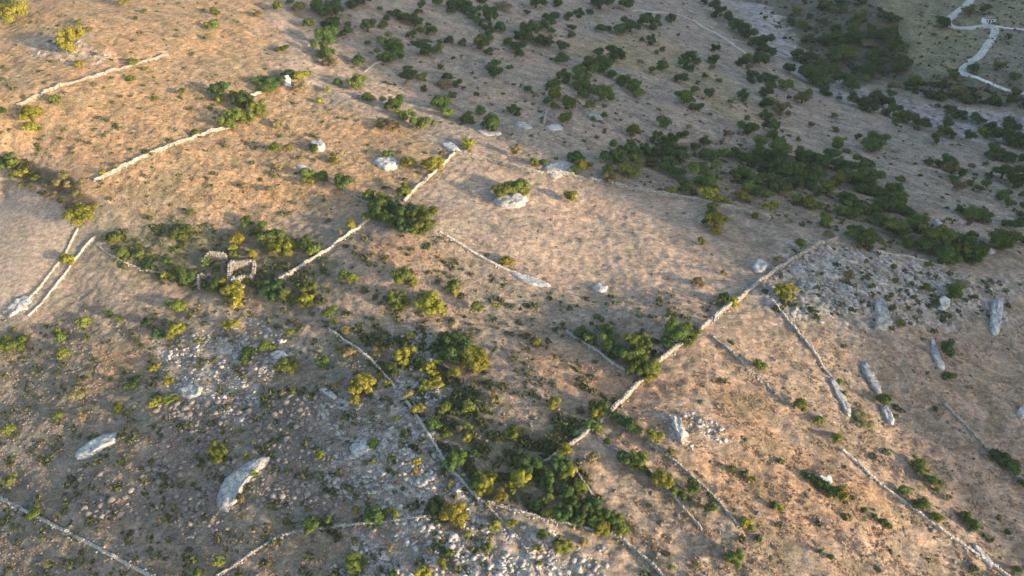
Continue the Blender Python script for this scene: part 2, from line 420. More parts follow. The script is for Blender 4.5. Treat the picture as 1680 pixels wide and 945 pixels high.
NX, NY = len(xs), len(ys)
i0 = (np.arange(NY - 1)[:, None] * NX + np.arange(NX - 1)[None, :]).ravel()
quads = np.stack([i0, i0 + 1, i0 + 1 + NX, i0 + NX], 1)
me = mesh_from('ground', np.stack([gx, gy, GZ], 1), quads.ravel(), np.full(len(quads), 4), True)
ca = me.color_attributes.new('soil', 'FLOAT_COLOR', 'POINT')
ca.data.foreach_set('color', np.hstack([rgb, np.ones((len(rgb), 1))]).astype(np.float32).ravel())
gm, nt, b = new_mat('dry_ground', 0.95)
N, L = nt.nodes, nt.links
va = N.new('ShaderNodeVertexColor'); va.layer_name = 'soil'
geo = N.new('ShaderNodeNewGeometry')
def noise_node(scale, detail, rough=0.6):
    n = N.new('ShaderNodeTexNoise'); n.inputs['Scale'].default_value = scale
    n.inputs['Detail'].default_value = detail; n.inputs['Roughness'].default_value = rough
    L.new(geo.outputs['Position'], n.inputs['Vector']); return n
na, nb, ncx = noise_node(0.9, 6, 0.7), noise_node(3.1, 4, 0.7), noise_node(0.28, 4, 0.6)
def ramp(node, p0, p1, c0, c1):
    r = N.new('ShaderNodeValToRGB'); e = r.color_ramp.elements
    e[0].position, e[1].position = p0, p1; e[0].color, e[1].color = (*c0, 1), (*c1, 1)
    L.new(node.outputs[0], r.inputs[0]); return r
def mult(a, bb, f):
    x = N.new('ShaderNodeMixRGB'); x.blend_type = 'MULTIPLY'; x.inputs[0].default_value = f
    L.new(a, x.inputs[1]); L.new(bb, x.inputs[2]); return x.outputs[0]
c = mult(va.outputs[0], ramp(na, 0.34, 0.66, (0.66, 0.66, 0.64), (1.28, 1.27, 1.25)).outputs[0], 0.85)
c = mult(c, ramp(nb, 0.36, 0.64, (0.72, 0.73, 0.70), (1.22, 1.20, 1.18)).outputs[0], 0.7)
c = mult(c, ramp(ncx, 0.38, 0.62, (0.88, 0.93, 0.90), (1.10, 1.04, 1.02)).outputs[0], 0.8)
# straw and soil lie in short streaks along the ledges
mpn = N.new('ShaderNodeMapping'); mpn.inputs['Rotation'].default_value = (0, 0, math.atan2(0.80, 1.0)); mpn.inputs['Scale'].default_value = (0.55, 1.9, 1.0)
L.new(geo.outputs['Position'], mpn.inputs['Vector'])
nst = N.new('ShaderNodeTexNoise'); nst.inputs['Scale'].default_value = 0.85; nst.inputs['Detail'].default_value = 6; nst.inputs['Roughness'].default_value = 0.75
L.new(mpn.outputs[0], nst.inputs['Vector'])
c = mult(c, ramp(nst, 0.36, 0.64, (0.60, 0.59, 0.57), (1.36, 1.34, 1.30)).outputs[0], 0.75)
vst = N.new('ShaderNodeTexVoronoi'); vst.inputs['Scale'].default_value = 1.5
L.new(geo.outputs['Position'], vst.inputs['Vector'])
c = mult(c, ramp(vst, 0.05, 0.50, (1.22, 1.20, 1.15), (0.84, 0.84, 0.82)).outputs[0], 0.6)
L.new(c, b.inputs['Base Color'])
bp = N.new('ShaderNodeBump'); bp.inputs['Strength'].default_value = 0.9; bp.inputs['Distance'].default_value = 0.40
L.new(na.outputs[0], bp.inputs['Height'])
bp2 = N.new('ShaderNodeBump'); bp2.inputs['Strength'].default_value = 0.6; bp2.inputs['Distance'].default_value = 0.10
L.new(nb.outputs[0], bp2.inputs['Height']); L.new(bp.outputs[0], bp2.inputs['Normal']); L.new(bp2.outputs[0], b.inputs['Normal'])
tag(link('ground', me, gm), kind='structure')

ZG = GZ.reshape(NY, NX)                                      # everything below rests on the finished sheet

# ------------------------------------------------------------------ dirt roads and tracks
def resample(P, step):
    P = np.asarray(P, float)
    d = np.concatenate([[0], np.cumsum(np.hypot(*np.diff(P, axis=0).T))])
    n = max(2, int(d[-1] / step) + 1)
    t = np.linspace(0, d[-1], n)
    return np.stack([np.interp(t, d, P[:, 0]), np.interp(t, d, P[:, 1])], 1)
def smooth_line(P, it=2):
    P = np.asarray(P, float)
    for _ in range(it):
        q = 0.75 * P[:-1] + 0.25 * P[1:]; r = 0.25 * P[:-1] + 0.75 * P[1:]
        P = np.vstack([P[:1], np.stack([q, r], 1).reshape(-1, 2), P[-1:]])
    return P
ROADM = stone_mat('white_road_dust', (0.52, 0.485, 0.43), (0.70, 0.66, 0.595), 0.3, 0.3, 0.3)
TRACKM = stone_mat('pale_track_dust', (0.36, 0.315, 0.265), (0.46, 0.41, 0.35), 0.4, 0.2, 0.2)
def road(name, px, width, mat, lift=0.14):
    p = np.array(px, float)
    X, Y, Z, T = place(p[:, 0], p[:, 1])
    c = resample(smooth_line(np.stack([X, Y], 1), 2), 0.8)
    t = np.gradient(c, axis=0); t /= np.hypot(t[:, 0], t[:, 1])[:, None]
    nrm = np.stack([-t[:, 1], t[:, 0]], 1)
    K = 7; off = np.linspace(-0.5, 0.5, K)
    wob = width * (1 + 0.16 * fbm(np.arange(len(c)) / 9.0, np.zeros(len(c)), 2, 5))
    V = c[:, None, :] + nrm[:, None, :] * (off[None, :, None] * wob[:, None, None])
    z = ground(V[..., 0], V[..., 1])
    z = 0.5 * z + 0.5 * z.mean(1, keepdims=True) + lift * (1 - (2 * np.abs(off)) ** 4)[None, :] + 0.02
    z[:, 0] -= 0.3; z[:, -1] -= 0.3
    V = np.concatenate([V, z[..., None]], 2).reshape(-1, 3)
    n = len(c)
    a = (np.arange(n - 1)[:, None] * K + np.arange(K - 1)[None, :]).ravel()
    q = np.stack([a, a + K, a + K + 1, a + 1], 1)
    o = link(name, mesh_from(name, V, q.ravel(), np.full(len(q), 4), True), mat)
    return tag(o, kind='structure')
road('dirt_road', [(1598,-8),(1594,1),(1557,30),(1554,35),(1562,45),(1585,46),(1620,41),(1634,44),(1632,56),(1612,88),(1588,105),(1578,113),(1582,120),(1592,124)], 4.4, ROADM, 0.25)
road('dirt_track', [(1592,124),(1610,130),(1640,143),(1660,150),(1690,154)], 2.2, ROADM, 0.2)
road('dirt_track', [(1634,43),(1650,46),(1690,50)], 1.5, ROADM, 0.2)
road('footpath', [(1035,17),(1060,19),(1105,22),(1130,30),(1150,42),(1180,57),(1205,75),(1225,88)], 2.2, TRACKM)
# ------------------------------------------------------------------ dry stone walls
BOXF = np.array([(0,3,2,1),(4,5,6,7),(0,1,5,4),(1,2,6,5),(2,3,7,6),(3,0,4,7)])
BOXV = np.array([(-1,-1,-1),(1,-1,-1),(1,1,-1),(-1,1,-1),(-1,-1,1),(1,-1,1),(1,1,1),(-1,1,1)], float)
def stones_mesh(name, C, S, ang, r, jit=0.22):
    "many rough blocks: centres, half sizes, heading"
    n = len(C)
    V = BOXV[None] * S[:, None, :] * (1 + r.uniform(-jit, jit, (n, 8, 3)))
    tilt = r.normal(0, 0.10, (n, 2))
    z = V[..., 2] + V[..., 0] * tilt[:, :1] + V[..., 1] * tilt[:, 1:]
    ca, sa = np.cos(ang)[:, None], np.sin(ang)[:, None]
    x, y = V[..., 0] * ca - V[..., 1] * sa, V[..., 0] * sa + V[..., 1] * ca
    P = np.stack([x, y, z], -1) + C[:, None, :]
    F = BOXF[None] + (np.arange(n) * 8)[:, None, None]
    return mesh_from(name, P.reshape(-1, 3), F.ravel(), np.full(n * 6, 4))
def wall_line(px):
    p = resample(px, 22)
    X, Y, Z, T = place(p[:, 0], p[:, 1])
    return resample(smooth_line(np.stack([X, Y], 1), 1), 0.35)
def dry_wall(label, px, h=0.9, w=0.7, decay=0.35, group='dry stone field walls', seed=0):
    r = np.random.default_rng(100 + seed)
    c = wall_line(px)
    c = c + 0.06 * np.stack([fbm(c[:, 0] / 5, c[:, 1] / 5, 2, 3), fbm(c[:, 0] / 5, c[:, 1] / 5, 2, 9)], 1)
    t = np.gradient(c, axis=0); ang = np.arctan2(t[:, 1], t[:, 0])
    t /= np.hypot(t[:, 0], t[:, 1])[:, None]
    nrm = np.stack([-t[:, 1], t[:, 0]], 1)
    sdd = np.arange(len(c)) * 0.35
    hh = h * (1 - decay * np.clip(0.45 + 1.3 * fbm(sdd / 7.0, sdd * 0 + seed, 3, 40 + seed), 0, 1.6))
    fall = fbm(sdd / 11.0, sdd * 0 + 3.3 * seed, 2, 77) > 0.55        # tumbled stretches
    hh = np.where(fall, hh * 0.4, hh)
    C, S, Aa = [], [], []
    zc = ground(c[:, 0], c[:, 1])
    for row in range(3):
        for side in (-1, 0, 1):
            k = np.arange(len(c))[(row + side) % 2::2] if side == 0 else np.arange(len(c))
            if row < 2 and side == 0: continue
            o = nrm[k] * (side * w * (0.30 - 0.05 * row)) + t[k] * r.uniform(-0.1, 0.1, (len(k), 1))
            o = o + nrm[k] * np.where(fall[k], r.uniform(-0.45, 0.45, len(k)), r.uniform(-0.05, 0.05, len(k)))[:, None]
            sz = hh[k] / 3.0
            zz = zc[k] + sz * (row + 0.5) + r.uniform(-0.04, 0.05, len(k)) - 0.04
            C.append(np.column_stack([c[k] + o, zz]))
            S.append(np.column_stack([r.uniform(0.12, 0.30, len(k)), np.full(len(k), w * 0.22) * r.uniform(0.8, 1.2, len(k)), sz * 0.56 * r.uniform(0.8, 1.25, len(k))]))
            Aa.append(ang[k] + r.normal(0, 0.12, len(k)))
    # fallen stones along the foot
    k = r.integers(0, len(c), int(len(c) * 0.35))
    o = nrm[k] * (r.choice([-1, 1], len(k)) * r.uniform(0.5, 1.3, len(k)))[:, None] * w
    P = c[k] + o
    C.append(np.column_stack([P, ground(P[:, 0], P[:, 1]) + 0.05])); S.append(r.uniform(0.09, 0.20, (len(k), 3))); Aa.append(r.uniform(0, 6.28, len(k)))
    C, S, Aa = np.vstack(C), np.vstack(S), np.concatenate(Aa)
    o0 = np.array([c[len(c) // 2, 0], c[len(c) // 2, 1], zc[len(c) // 2]])
    root = bpy.data.objects.new('dry_stone_wall', None); COL.objects.link(root); root.location = o0
    st = link('wall_stones', stones_mesh('wall_stones', C - o0, S, Aa, r), WALLSTONE, root)
    st['kind'] = 'stuff'
    tag(root, label, 'stone wall', group, 'thing')
    return root
WALLS = [
 ('sunlit dry stone wall on the upper left slope, topmost of the three parallel ones', [(30,174),(57,160),(100,142),(150,128),(210,110),(275,92)], 1.0, .75),
 ('straight sunlit dry stone wall below the row of trees on the golden slope', [(155,298),(200,276),(260,248),(330,222),(375,210)], 1.1, .8),
 ('short sunlit wall stub beside the trees near the white stone turret', [(404,160),(428,153)], 0.9, .7),
 ('dry stone wall from the central tree clump up to the pale slab', [(745,253),(720,278),(690,302),(664,330)], 0.9, .7),
 ('dry stone wall from the central tree clump down towards the roofless ruin', [(605,362),(570,388),(530,415),(495,437),(452,468)], 0.9, .7),
 ('longest and brightest dry stone wall crossing the slope to the white rock outcrop', [(1372,393),(1345,402),(1320,415),(1285,436),(1260,452),(1245,465),(1215,490),(1180,515),(1145,545),(1085,590),(1045,632),(1012,668),(985,692)], 1.2, .9),
 ('short wall below the bushy tree ending in the dark grove', [(978,700),(940,728),(895,760)], 1.0, .7),
 ('low wall along the upper edge of the wide bare field', [(748,252),(800,264),(870,283),(935,288),(985,300),(1040,312),(1085,320),(1140,330),(1200,343),(1262,360)], 1.4, .8),
 ('low stone terrace edge below the wide bare field', [(722,382),(760,405),(805,432),(850,452),(880,460)], 0.6, .8),
 ('low wall running down from the pale slab to the central tree clump', [(513,280),(535,292),(560,310),(585,325),(605,335)], 0.6, .6),
 ('wall on the tilled field side of the narrow lane', [(128,376),(109,415),(84,448),(61,479),(47,492)], 0.6, .5),
 ('wall on the outer side of the narrow lane beside the tilled field', [(157,390),(132,413),(109,448),(84,479),(61,508),(48,518)], 0.6, .5),
 ('low kerb-like wall under the green scrub by the lane', [(165,407),(178,417),(195,428),(215,437),(235,442),(270,452)], 0.5, .5),
 ('thin broken wall winding down between the rocky ground and the green scrub', [(542,543),(582,571),(613,594),(648,637),(674,668),(700,710),(720,740),(735,766),(770,804),(785,820)], 0.8, .6),
 ('curved pale wall below the dark grove leading to the bottom edge', [(790,822),(826,832),(873,847),(906,855),(962,867),(1002,875),(1023,885),(1043,903),(1074,931),(1095,955)], 0.6, .6),
 ('faint low wall below the curved pale wall in the rubble', [(795,826),(840,872),(863,900),(883,936),(890,955)], 0.4, .5),
 ('wall across the rocky bottom ground left of the yellow bush', [(717,848),(674,851),(610,860),(568,863),(520,868),(470,875),(425,900),(393,923),(350,950)], 0.55, .6),
 ('weathered grey wall crossing the bottom left corner', [(-5,816),(43,840),(68,852),(101,870),(130,883),(157,898),(203,923),(255,950)], 0.7, .7),
 ('thin wall descending from the foot of the longest wall', [(1170,554),(1195,574),(1226,604),(1260,635),(1285,658)], 0.55, .5),
 ('broken wall running from the rock outcrop towards the stone bank', [(1270,497),(1280,510),(1311,548),(1339,584),(1361,617)], 0.55, .6),
 ('long low terrace wall in the lower right corner', [(1382,740),(1412,766),(1450,801),(1488,827),(1539,867),(1585,898),(1628,928),(1660,950)], 0.6, .6),
 ('terrace edge running to the right border below the dark bush', [(1549,665),(1577,693),(1603,719),(1625,745),(1676,789),(1690,800)], 0.55, .8),
 ('broken terrace wall with bushes in the lower right slope', [(982,721),(1013,743),(1061,770),(1095,803),(1122,834),(1150,868)], 0.5, .5),
 ('sunlit terrace wall above the row of bushes on the orange slope', [(1061,728),(1094,746),(1132,779),(1178,822),(1213,867)], 0.55, .5),
 ('short wall down the right side of the dark grove', [(944,770),(949,779),(970,812)], 0.6, .5),
 ('short wall between the two big trees by the longest wall', [(1061,566),(1091,576)], 0.6, .5),
 ('low wall under the row of dark bushes near the longest wall', [(930,545),(980,576),(1005,597),(1030,612)], 0.6, .5),
 ('pale low wall along the top of the white rock outcrop', [(1433,413),(1476,420),(1514,429),(1547,438)], 0.6, .6),
 ('short pale wall among the dark shrubs of the shaded slope', [(598,119),(610,111),(624,102)], 0.7, .8),
 ('tiny upright wall above the twin pale slabs', [(898,180),(895,192),(892,203)], 0.7, .6),
]
for i, (lab, px, h, w) in enumerate(WALLS):
    dry_wall(lab, px, h * 0.88, w * 0.70, decay=0.25, seed=i)

# ------------------------------------------------------------------ pale boulders and long stone heaps
def boulder(label, outline, h, name='boulder', cat='boulder', rough=0.12, flat=0.75, mat=None, seed=0, group=None):
    r = np.random.default_rng(500 + seed)
    p = np.array(outline, float)
    X, Y, Z, T = place(p[:, 0], p[:, 1])
    ring = np.vstack([np.stack([X, Y], 1)] * 1)
    ring = smooth_line(np.vstack([ring, ring[:1]]), 1)[:-1]
    n0 = max(14, min(40, int(np.hypot(*np.diff(ring, axis=0).T).sum() / 0.8)))
    cl = np.vstack([ring, ring[:1]]); d = np.concatenate([[0], np.cumsum(np.hypot(*np.diff(cl, axis=0).T))])
    t = np.linspace(0, d[-1], n0, endpoint=False)
    ring = np.stack([np.interp(t, d, cl[:, 0]), np.interp(t, d, cl[:, 1])], 1)
    c = ring.mean(0); zc = float(ground(c[0], c[1]))
    # broken slab: undercut foot, near-vertical sides stepped in two beds, uneven top that follows the slope
    n0 = max(n0, 22); t = np.linspace(0, d[-1], n0, endpoint=False)
    ring = np.stack([np.interp(t, d, cl[:, 0]), np.interp(t, d, cl[:, 1])], 1)
    notch = 1 + rough * 1.1 * np.clip(gnoise(np.arange(n0) * 0.83, np.full(n0, 1.7 * seed), 91) * 1.6, -1, 0.6)
    levels = [(1.00, -0.5), (1.03, 0.15 * h), (1.0, 0.52 * h), (0.93, 0.58 * h), (0.90, h), (0.68, h), (0.40, h), (0.0, h)]
    V, F = [], []
    for k, (s, dz) in enumerate(levels):
        if s == 0:
            V.append((0, 0, dz)); continue
        q = c + (ring - c) * (s * notch * (1 + r.uniform(-0.05, 0.05, n0)))[:, None]
        g = ground(q[:, 0], q[:, 1]) - zc
        z = g * (1 if k <= 1 else 0.85) + dz + (h * (0.16 + rough) * gnoise(q[:, 0] / 1.1, q[:, 1] / 1.1, 17 + seed) * 1.6 if k >= 2 else 0)
        V += [(a - c[0], bb - c[1], zz) for (a, bb), zz in zip(q, z)]
    K = len(levels) - 2
    for k in range(K):
        for j in range(n0):
            a, bb = k * n0 + j, k * n0 + (j + 1) % n0
            F.append((a, bb, bb + n0, a + n0))
    for j in range(n0): F.append((K * n0 + j, K * n0 + (j + 1) % n0, (K + 1) * n0))
    sg = np.sum(ring[:, 0] * np.roll(ring[:, 1], -1) - ring[:, 1] * np.roll(ring[:, 0], -1))
    if sg < 0: F = [f[::-1] for f in F]
    o = link(name, py_mesh(name, V, F), mat or ROCK, loc=(c[0], c[1], zc))
    return tag(o, label, cat, group, 'thing')
def oval(cx, cy, w, h, a=0.0, n=12):
    a = math.radians(a); out = []
    r = np.random.default_rng(int(cx * 7 + cy))
    for k in range(n):
        t = 2 * math.pi * k / n; f = r.uniform(0.86, 1.1)
        x, y = f * w / 2 * math.cos(t), f * h / 2 * math.sin(t)
        out.append((cx + x * math.cos(a) - y * math.sin(a), cy + x * math.sin(a) + y * math.cos(a)))
    return out
BOULDERS = [
 ('long flat-topped pale stone heap, the smaller of the pair in the bottom left ground', [(124,751),(127,742),(150,726),(172,714),(188,710),(198,717),(192,727),(175,733),(162,742),(148,751),(130,755)], 0.9, .05),
 ('large bent pale stone heap, the longest in the bottom left ground', [(358,835),(361,806),(373,786),(395,770),(418,755),(437,749),(442,757),(430,770),(410,786),(398,805),(388,826),(374,840)], 1.1, .06),
 ('rounded white boulder below the thin broken wall', [(575,745),(576,732),(588,725),(604,728),(612,737),(600,745),(583,753)], 1.2, .1),
 ('flat white boulder in the grey stony ground left of the yellow bushes', [(293,644),(305,634),(332,632),(331,645),(318,655),(300,653)], 1.0, .1),
 ('small pale slab left of the bright yellow bush on rocky ground', [(524,640),(535,637),(554,650),(550,658),(538,650)], 0.6, .1),
 ('small pale boulder above the dark round bush on the stony ground', oval(457,584,28,14), 0.7, .1),
 ('sunlit white boulder between two bushes above the central tree clump', [(613,268),(622,262),(645,263),(656,270),(648,279),(630,280)], 1.6, .12),
 ('small round white boulder on the golden upper slope', oval(522,242,24,17), 1.8, .08),
 ('pale boulder under the yellow bush in the wide bare field', [(810,330),(830,324),(860,322),(866,332),(850,343),(822,340)], 1.5, .12),
 ('big flat pale slab at the upper corner of the wide bare field', [(888,276),(905,268),(932,266),(942,272),(932,284),(915,293),(900,288)], 0.6, .05),
 ('pale slab at the top end of the central wall', [(722,236),(735,234),(752,243),(756,249),(738,249)], 0.7, .08),
 ('long flat pale slab below the wide bare field', [(838,447),(850,448),(875,455),(900,464),(905,472),(880,470),(855,463)], 0.6, .08),
 ('small round pale rock beside the long flat slab', oval(985,474,26,14), 0.9, .1),
 ('long narrow pale stone heap between the terrace lines on the right slope', [(1411,600),(1415,594),(1423,597),(1434,620),(1446,645),(1440,650),(1428,635),(1418,616)], 1.1, .08),
 ('narrow pale stone heap below the dark bush on the right slope', [(1444,668),(1452,666),(1462,682),(1468,696),(1460,699),(1450,684)], 0.9, .1),
 ('upright oblong pale stone heap near the right border', [(1622,540),(1625,515),(1628,494),(1637,490),(1645,498),(1643,520),(1640,545),(1632,552)], 1.2, .06),
 ('wedge-shaped pale rock in the lower part of the white outcrop', [(1434,540),(1437,518),(1433,500),(1440,490),(1452,500),(1456,518),(1464,535),(1455,542)], 1.3, .12),
 ('small square pale boulder right of the wedge-shaped rock', oval(1546,500,22,22), 1.5, .12),
 ('curved pale stone bank beside the dark tall bush on the right slope', [(1527,560),(1533,558),(1536,572),(1542,590),(1551,604),(1546,612),(1535,600),(1528,582)], 0.8, .1),
 ('pale rock cut by the right border', oval(1677,679,20,18), 1.3, .12),
 ('jagged grey outcrop at the lower end of the narrow lane', [(8,512),(22,492),(40,485),(56,487),(50,500),(34,512),(18,520)], 0.7, .45),
 ('pale slab above the low wall on the golden slope', [(484,270),(497,271),(516,281),(508,284),(494,279)], 0.5, .08),
 ('rough grey rock on the sunlit orange slope', [(1100,690),(1108,684),(1118,700),(1128,716),(1120,728),(1108,712)], 1.2, .3),
 ('white rock at the top left of the longest wall', oval(1247,440,24,20), 1.3, .15),
 ('small pale slab beside the dark thicket on the shaded slope', [(1532,362),(1538,360),(1549,372),(1546,375),(1537,370)], 0.8, .1),
 ('pale slab, the left one of the twin slabs on the shaded slope', [(845,206),(852,200),(866,204),(874,212),(862,214)], 0.7, .1),
 ('pale slab, the right one of the twin slabs on the shaded slope', [(896,208),(908,203),(924,208),(918,214),(902,213)], 0.7, .1),
 ('pale slab under a small bush on the shaded slope', [(962,190),(972,187),(990,194),(984,199),(970,196)], 0.7, .1),
 ('small pale block at the right end of the dark thicket', oval(1626,414,12,8), 0.8, .1),
 ('low pale crescent of stones under a dark round shrub', [(783,215),(790,213),(806,218),(822,216),(822,222),(803,223),(790,220)], 0.5, .1),
 ('stone bank at the lower end of the broken outcrop wall', [(1358,622),(1366,618),(1380,640),(1394,668),(1397,682),(1389,684),(1378,660),(1366,640)], 0.7, .15),
 ('pale rock between two bushes on the lower right slope', oval(1353,790,24,14,20), 1.0, .15),
 ('low terrace block in the bottom right corner', [(1594,892),(1604,896),(1622,918),(1632,932),(1622,930),(1606,912)], 0.6, .12),
]
for i, (lab, ol, h, rg) in enumerate(BOULDERS):
    boulder(lab, ol, h * 0.75, 'stone_heap' if 'heap' in lab else ('slab' if 'slab' in lab else 'boulder'), 'stone heap' if 'heap' in lab else ('rock slab' if 'slab' in lab else 'boulder'), rg, seed=i)

# ------------------------------------------------------------------ loose stones
def ico_stone(seed, n=3):
    r = np.random.default_rng(seed)
    t = (1 + 5 ** .5) / 2
    v = np.array([(-1,t,0),(1,t,0),(-1,-t,0),(1,-t,0),(0,-1,t),(0,1,t),(0,-1,-t),(0,1,-t),(t,0,-1),(t,0,1),(-t,0,-1),(-t,0,1)], float)
    v /= np.linalg.norm(v[0])
    f = [(0,11,5),(0,5,1),(0,1,7),(0,7,10),(0,10,11),(1,5,9),(5,11,4),(11,10,2),(10,7,6),(7,1,8),(3,9,4),(3,4,2),(3,2,6),(3,6,8),(3,8,9),(4,9,5),(2,4,11),(6,2,10),(8,6,7),(9,8,1)]
    v = v * (1 + r.uniform(-0.22, 0.22, (12, 1))) * np.array([1, r.uniform(0.75, 1), r.uniform(0.6, 0.85)])
    return v, f
STONE_ME = []
for k in range(8):
    v, f = ico_stone(k)
    m_ = py_mesh('fieldstone', v, f); m_.materials.append(FIELDSTONE); STONE_ME.append(m_)
def in_poly(px, n, r):
    "random places on the land inside a photo outline, even per square metre of view"
    p = np.array(px, float); out = np.zeros((0, 2))
    lo, hi = p.min(0), p.max(0)
    while len(out) < n:
        q = r.uniform(lo, hi, (n * 2, 2))
        out = np.vstack([out, q[sdist(q[:, 0], q[:, 1], p) > 0]])
    return out[:n]
STONE_AREA = [(255,650),(330,655),(420,640),(560,650),(640,700),(560,800),(560,850),(440,860),(330,880),(180,900),(90,800),(110,770),(230,780),(260,720)]
r = np.random.default_rng(77)
cand = in_poly(STONE_AREA, 2200, r)
w = fbm(cand[:, 0] / 90.0, cand[:, 1] / 60.0, 2, 301)
cand = cand[w > -0.12]
pick, last = [], []
for q in cand:
    if all((q[0] - a) ** 2 + (q[1] - c_) ** 2 > 95 for a, c_ in pick): pick.append(tuple(q))
    if len(pick) >= 270: break
pk = np.array(pick)
X, Y, Z, T = place(pk[:, 0], pk[:, 1])
for k in range(len(pk)):
    s = (8.5 + 8.0 * random.random() ** 1.6) / 2 * T[k] / FPX
    o = bpy.data.objects.new('fieldstone', STONE_ME[k % 8]); COL.objects.link(o)
    o.location = (X[k], Y[k], float(ground(X[k], Y[k])) + s * 0.12)
    o.rotation_euler = (random.uniform(-.3, .3), random.uniform(-.3, .3), random.uniform(0, 6.28)); o.scale = (s, s, s * 0.75)
    tag(o, 'rounded grey-brown fieldstone among the many loose stones in the bottom left', 'stone', 'loose fieldstones in the bottom left')
def round_stones(name, px, dmin, dmax, n, seed):
    "the many smaller rounded stones between them, one mass"
    r = np.random.default_rng(seed)
    Q = in_poly(px, n, r); X, Y, Z, T = place(Q[:, 0], Q[:, 1])
    keep = fbm(Q[:, 0] / 90.0, Q[:, 1] / 60.0, 2, 301) > r.uniform(-0.5, 0.1, n); X, Y, T = X[keep], Y[keep], T[keep]
    V, F = [], []
    for k in range(len(X)):
        v, f = ICO[k % 12]
        s_ = (dmin + (dmax - dmin) * r.random() ** 1.7) / 2 * T[k] / FPX; a = r.uniform(0, 6.28)
        p = v * s_ * np.array([1, 1, 0.75])
        V.append(np.column_stack([p[:, 0] * math.cos(a) - p[:, 1] * math.sin(a) + X[k], p[:, 0] * math.sin(a) + p[:, 1] * math.cos(a) + Y[k], p[:, 2] + float(ground(X[k], Y[k])) + s_ * .1]))
        F.append(np.array(f) + 12 * k)
    o = link(name, mesh_from(name, np.vstack(V), np.vstack(F).ravel(), np.full(20 * len(X), 3)), FIELDSTONE)
    return tag(o, 'smaller rounded stones filling the ground between the larger fieldstones', 'stones', kind='stuff')
ICO = [ico_stone(300 + k) for k in range(12)]
round_stones('small_fieldstones', STONE_AREA, 4, 9, 2600, 21)
round_stones('scattered_fieldstones', [(-10,560),(250,520),(560,560),(690,700),(760,800),(800,950),(-10,950)], 2.5, 6, 4200, 22)['label'] = 'small grey stones strewn over the lower left ground'
def scatter_rocks(name, polys, mat, smin, smax, seed, lift=0.2):
    r = np.random.default_rng(seed)
    Q = np.vstack([in_poly(pp, n, r) for pp, n in polys])
    X, Y, Z, T = place(Q[:, 0], Q[:, 1])
    dens = fbm((X * SD[0] + Y * SD[1]) / 6.0, (-X * SD[1] + Y * SD[0]) / 2.6, 2, 211 + seed)
    keep = dens > r.uniform(-0.5, 0.35, len(X)); X, Y = X[keep], Y[keep]
    n = len(X)
    s = smin + (smax - smin) * r.random(n) ** 3.0
    C = np.column_stack([X, Y, ground(X, Y) + s * lift])
    S = np.column_stack([s * r.uniform(0.7, 1.3, n), s * r.uniform(0.6, 1.0, n), s * r.uniform(0.18, 0.5, n)])
    ang = math.atan2(SD[1], SD[0]) + r.normal(0, 0.7, n)
    o = link(name, stones_mesh(name, C, S, ang, r, 0.42), mat)
    return tag(o, kind='stuff')
o = scatter_rocks('rock_rubble', [(ZONES[i][1], n) for i, n in [(21, 2000), (22, 5200), (23, 2000), (24, 1200), (25, 1000), (26, 250), (27, 300)]], RUBBLE, 0.08, 0.50, 5, 0.05)
tag(o, 'pale broken limestone rubble covering the rocky outcrops', 'rubble')
WIDE = [(-20,480),(420,480),(640,560),(1000,700),(1300,700),(1690,500),(1690,960),(-20,960)]
o = scatter_rocks('pebbles', [([(-20,480),(420,480),(640,560),(1000,700),(830,960),(-20,960)], 2600), ([(1000,700),(1300,700),(1690,500),(1690,960),(1000,960)], 600), ([(0,0),(430,0),(700,250),(600,380),(100,330),(0,240)], 1400), ([(430,0),(1150,0),(1680,300),(1680,420),(1200,340),(730,240)], 2000), ([(690,310),(745,258),(1140,335),(1225,470),(900,470)], 250)], FIELDSTONE, 0.08, 0.40, 6)
tag(o, 'small loose stones scattered over the dry ground', 'stones')
o = scatter_rocks('stream_gravel', [([(1195,0),(1250,5),(1300,60),(1330,105),(1440,155),(1560,175),(1690,195),(1690,240),(1600,225),(1500,195),(1400,170),(1300,115)], 1500)], RUBBLE, 0.2, 0.9, 8, 0.0)
tag(o, 'pale stones in the dry stream bed', 'gravel')
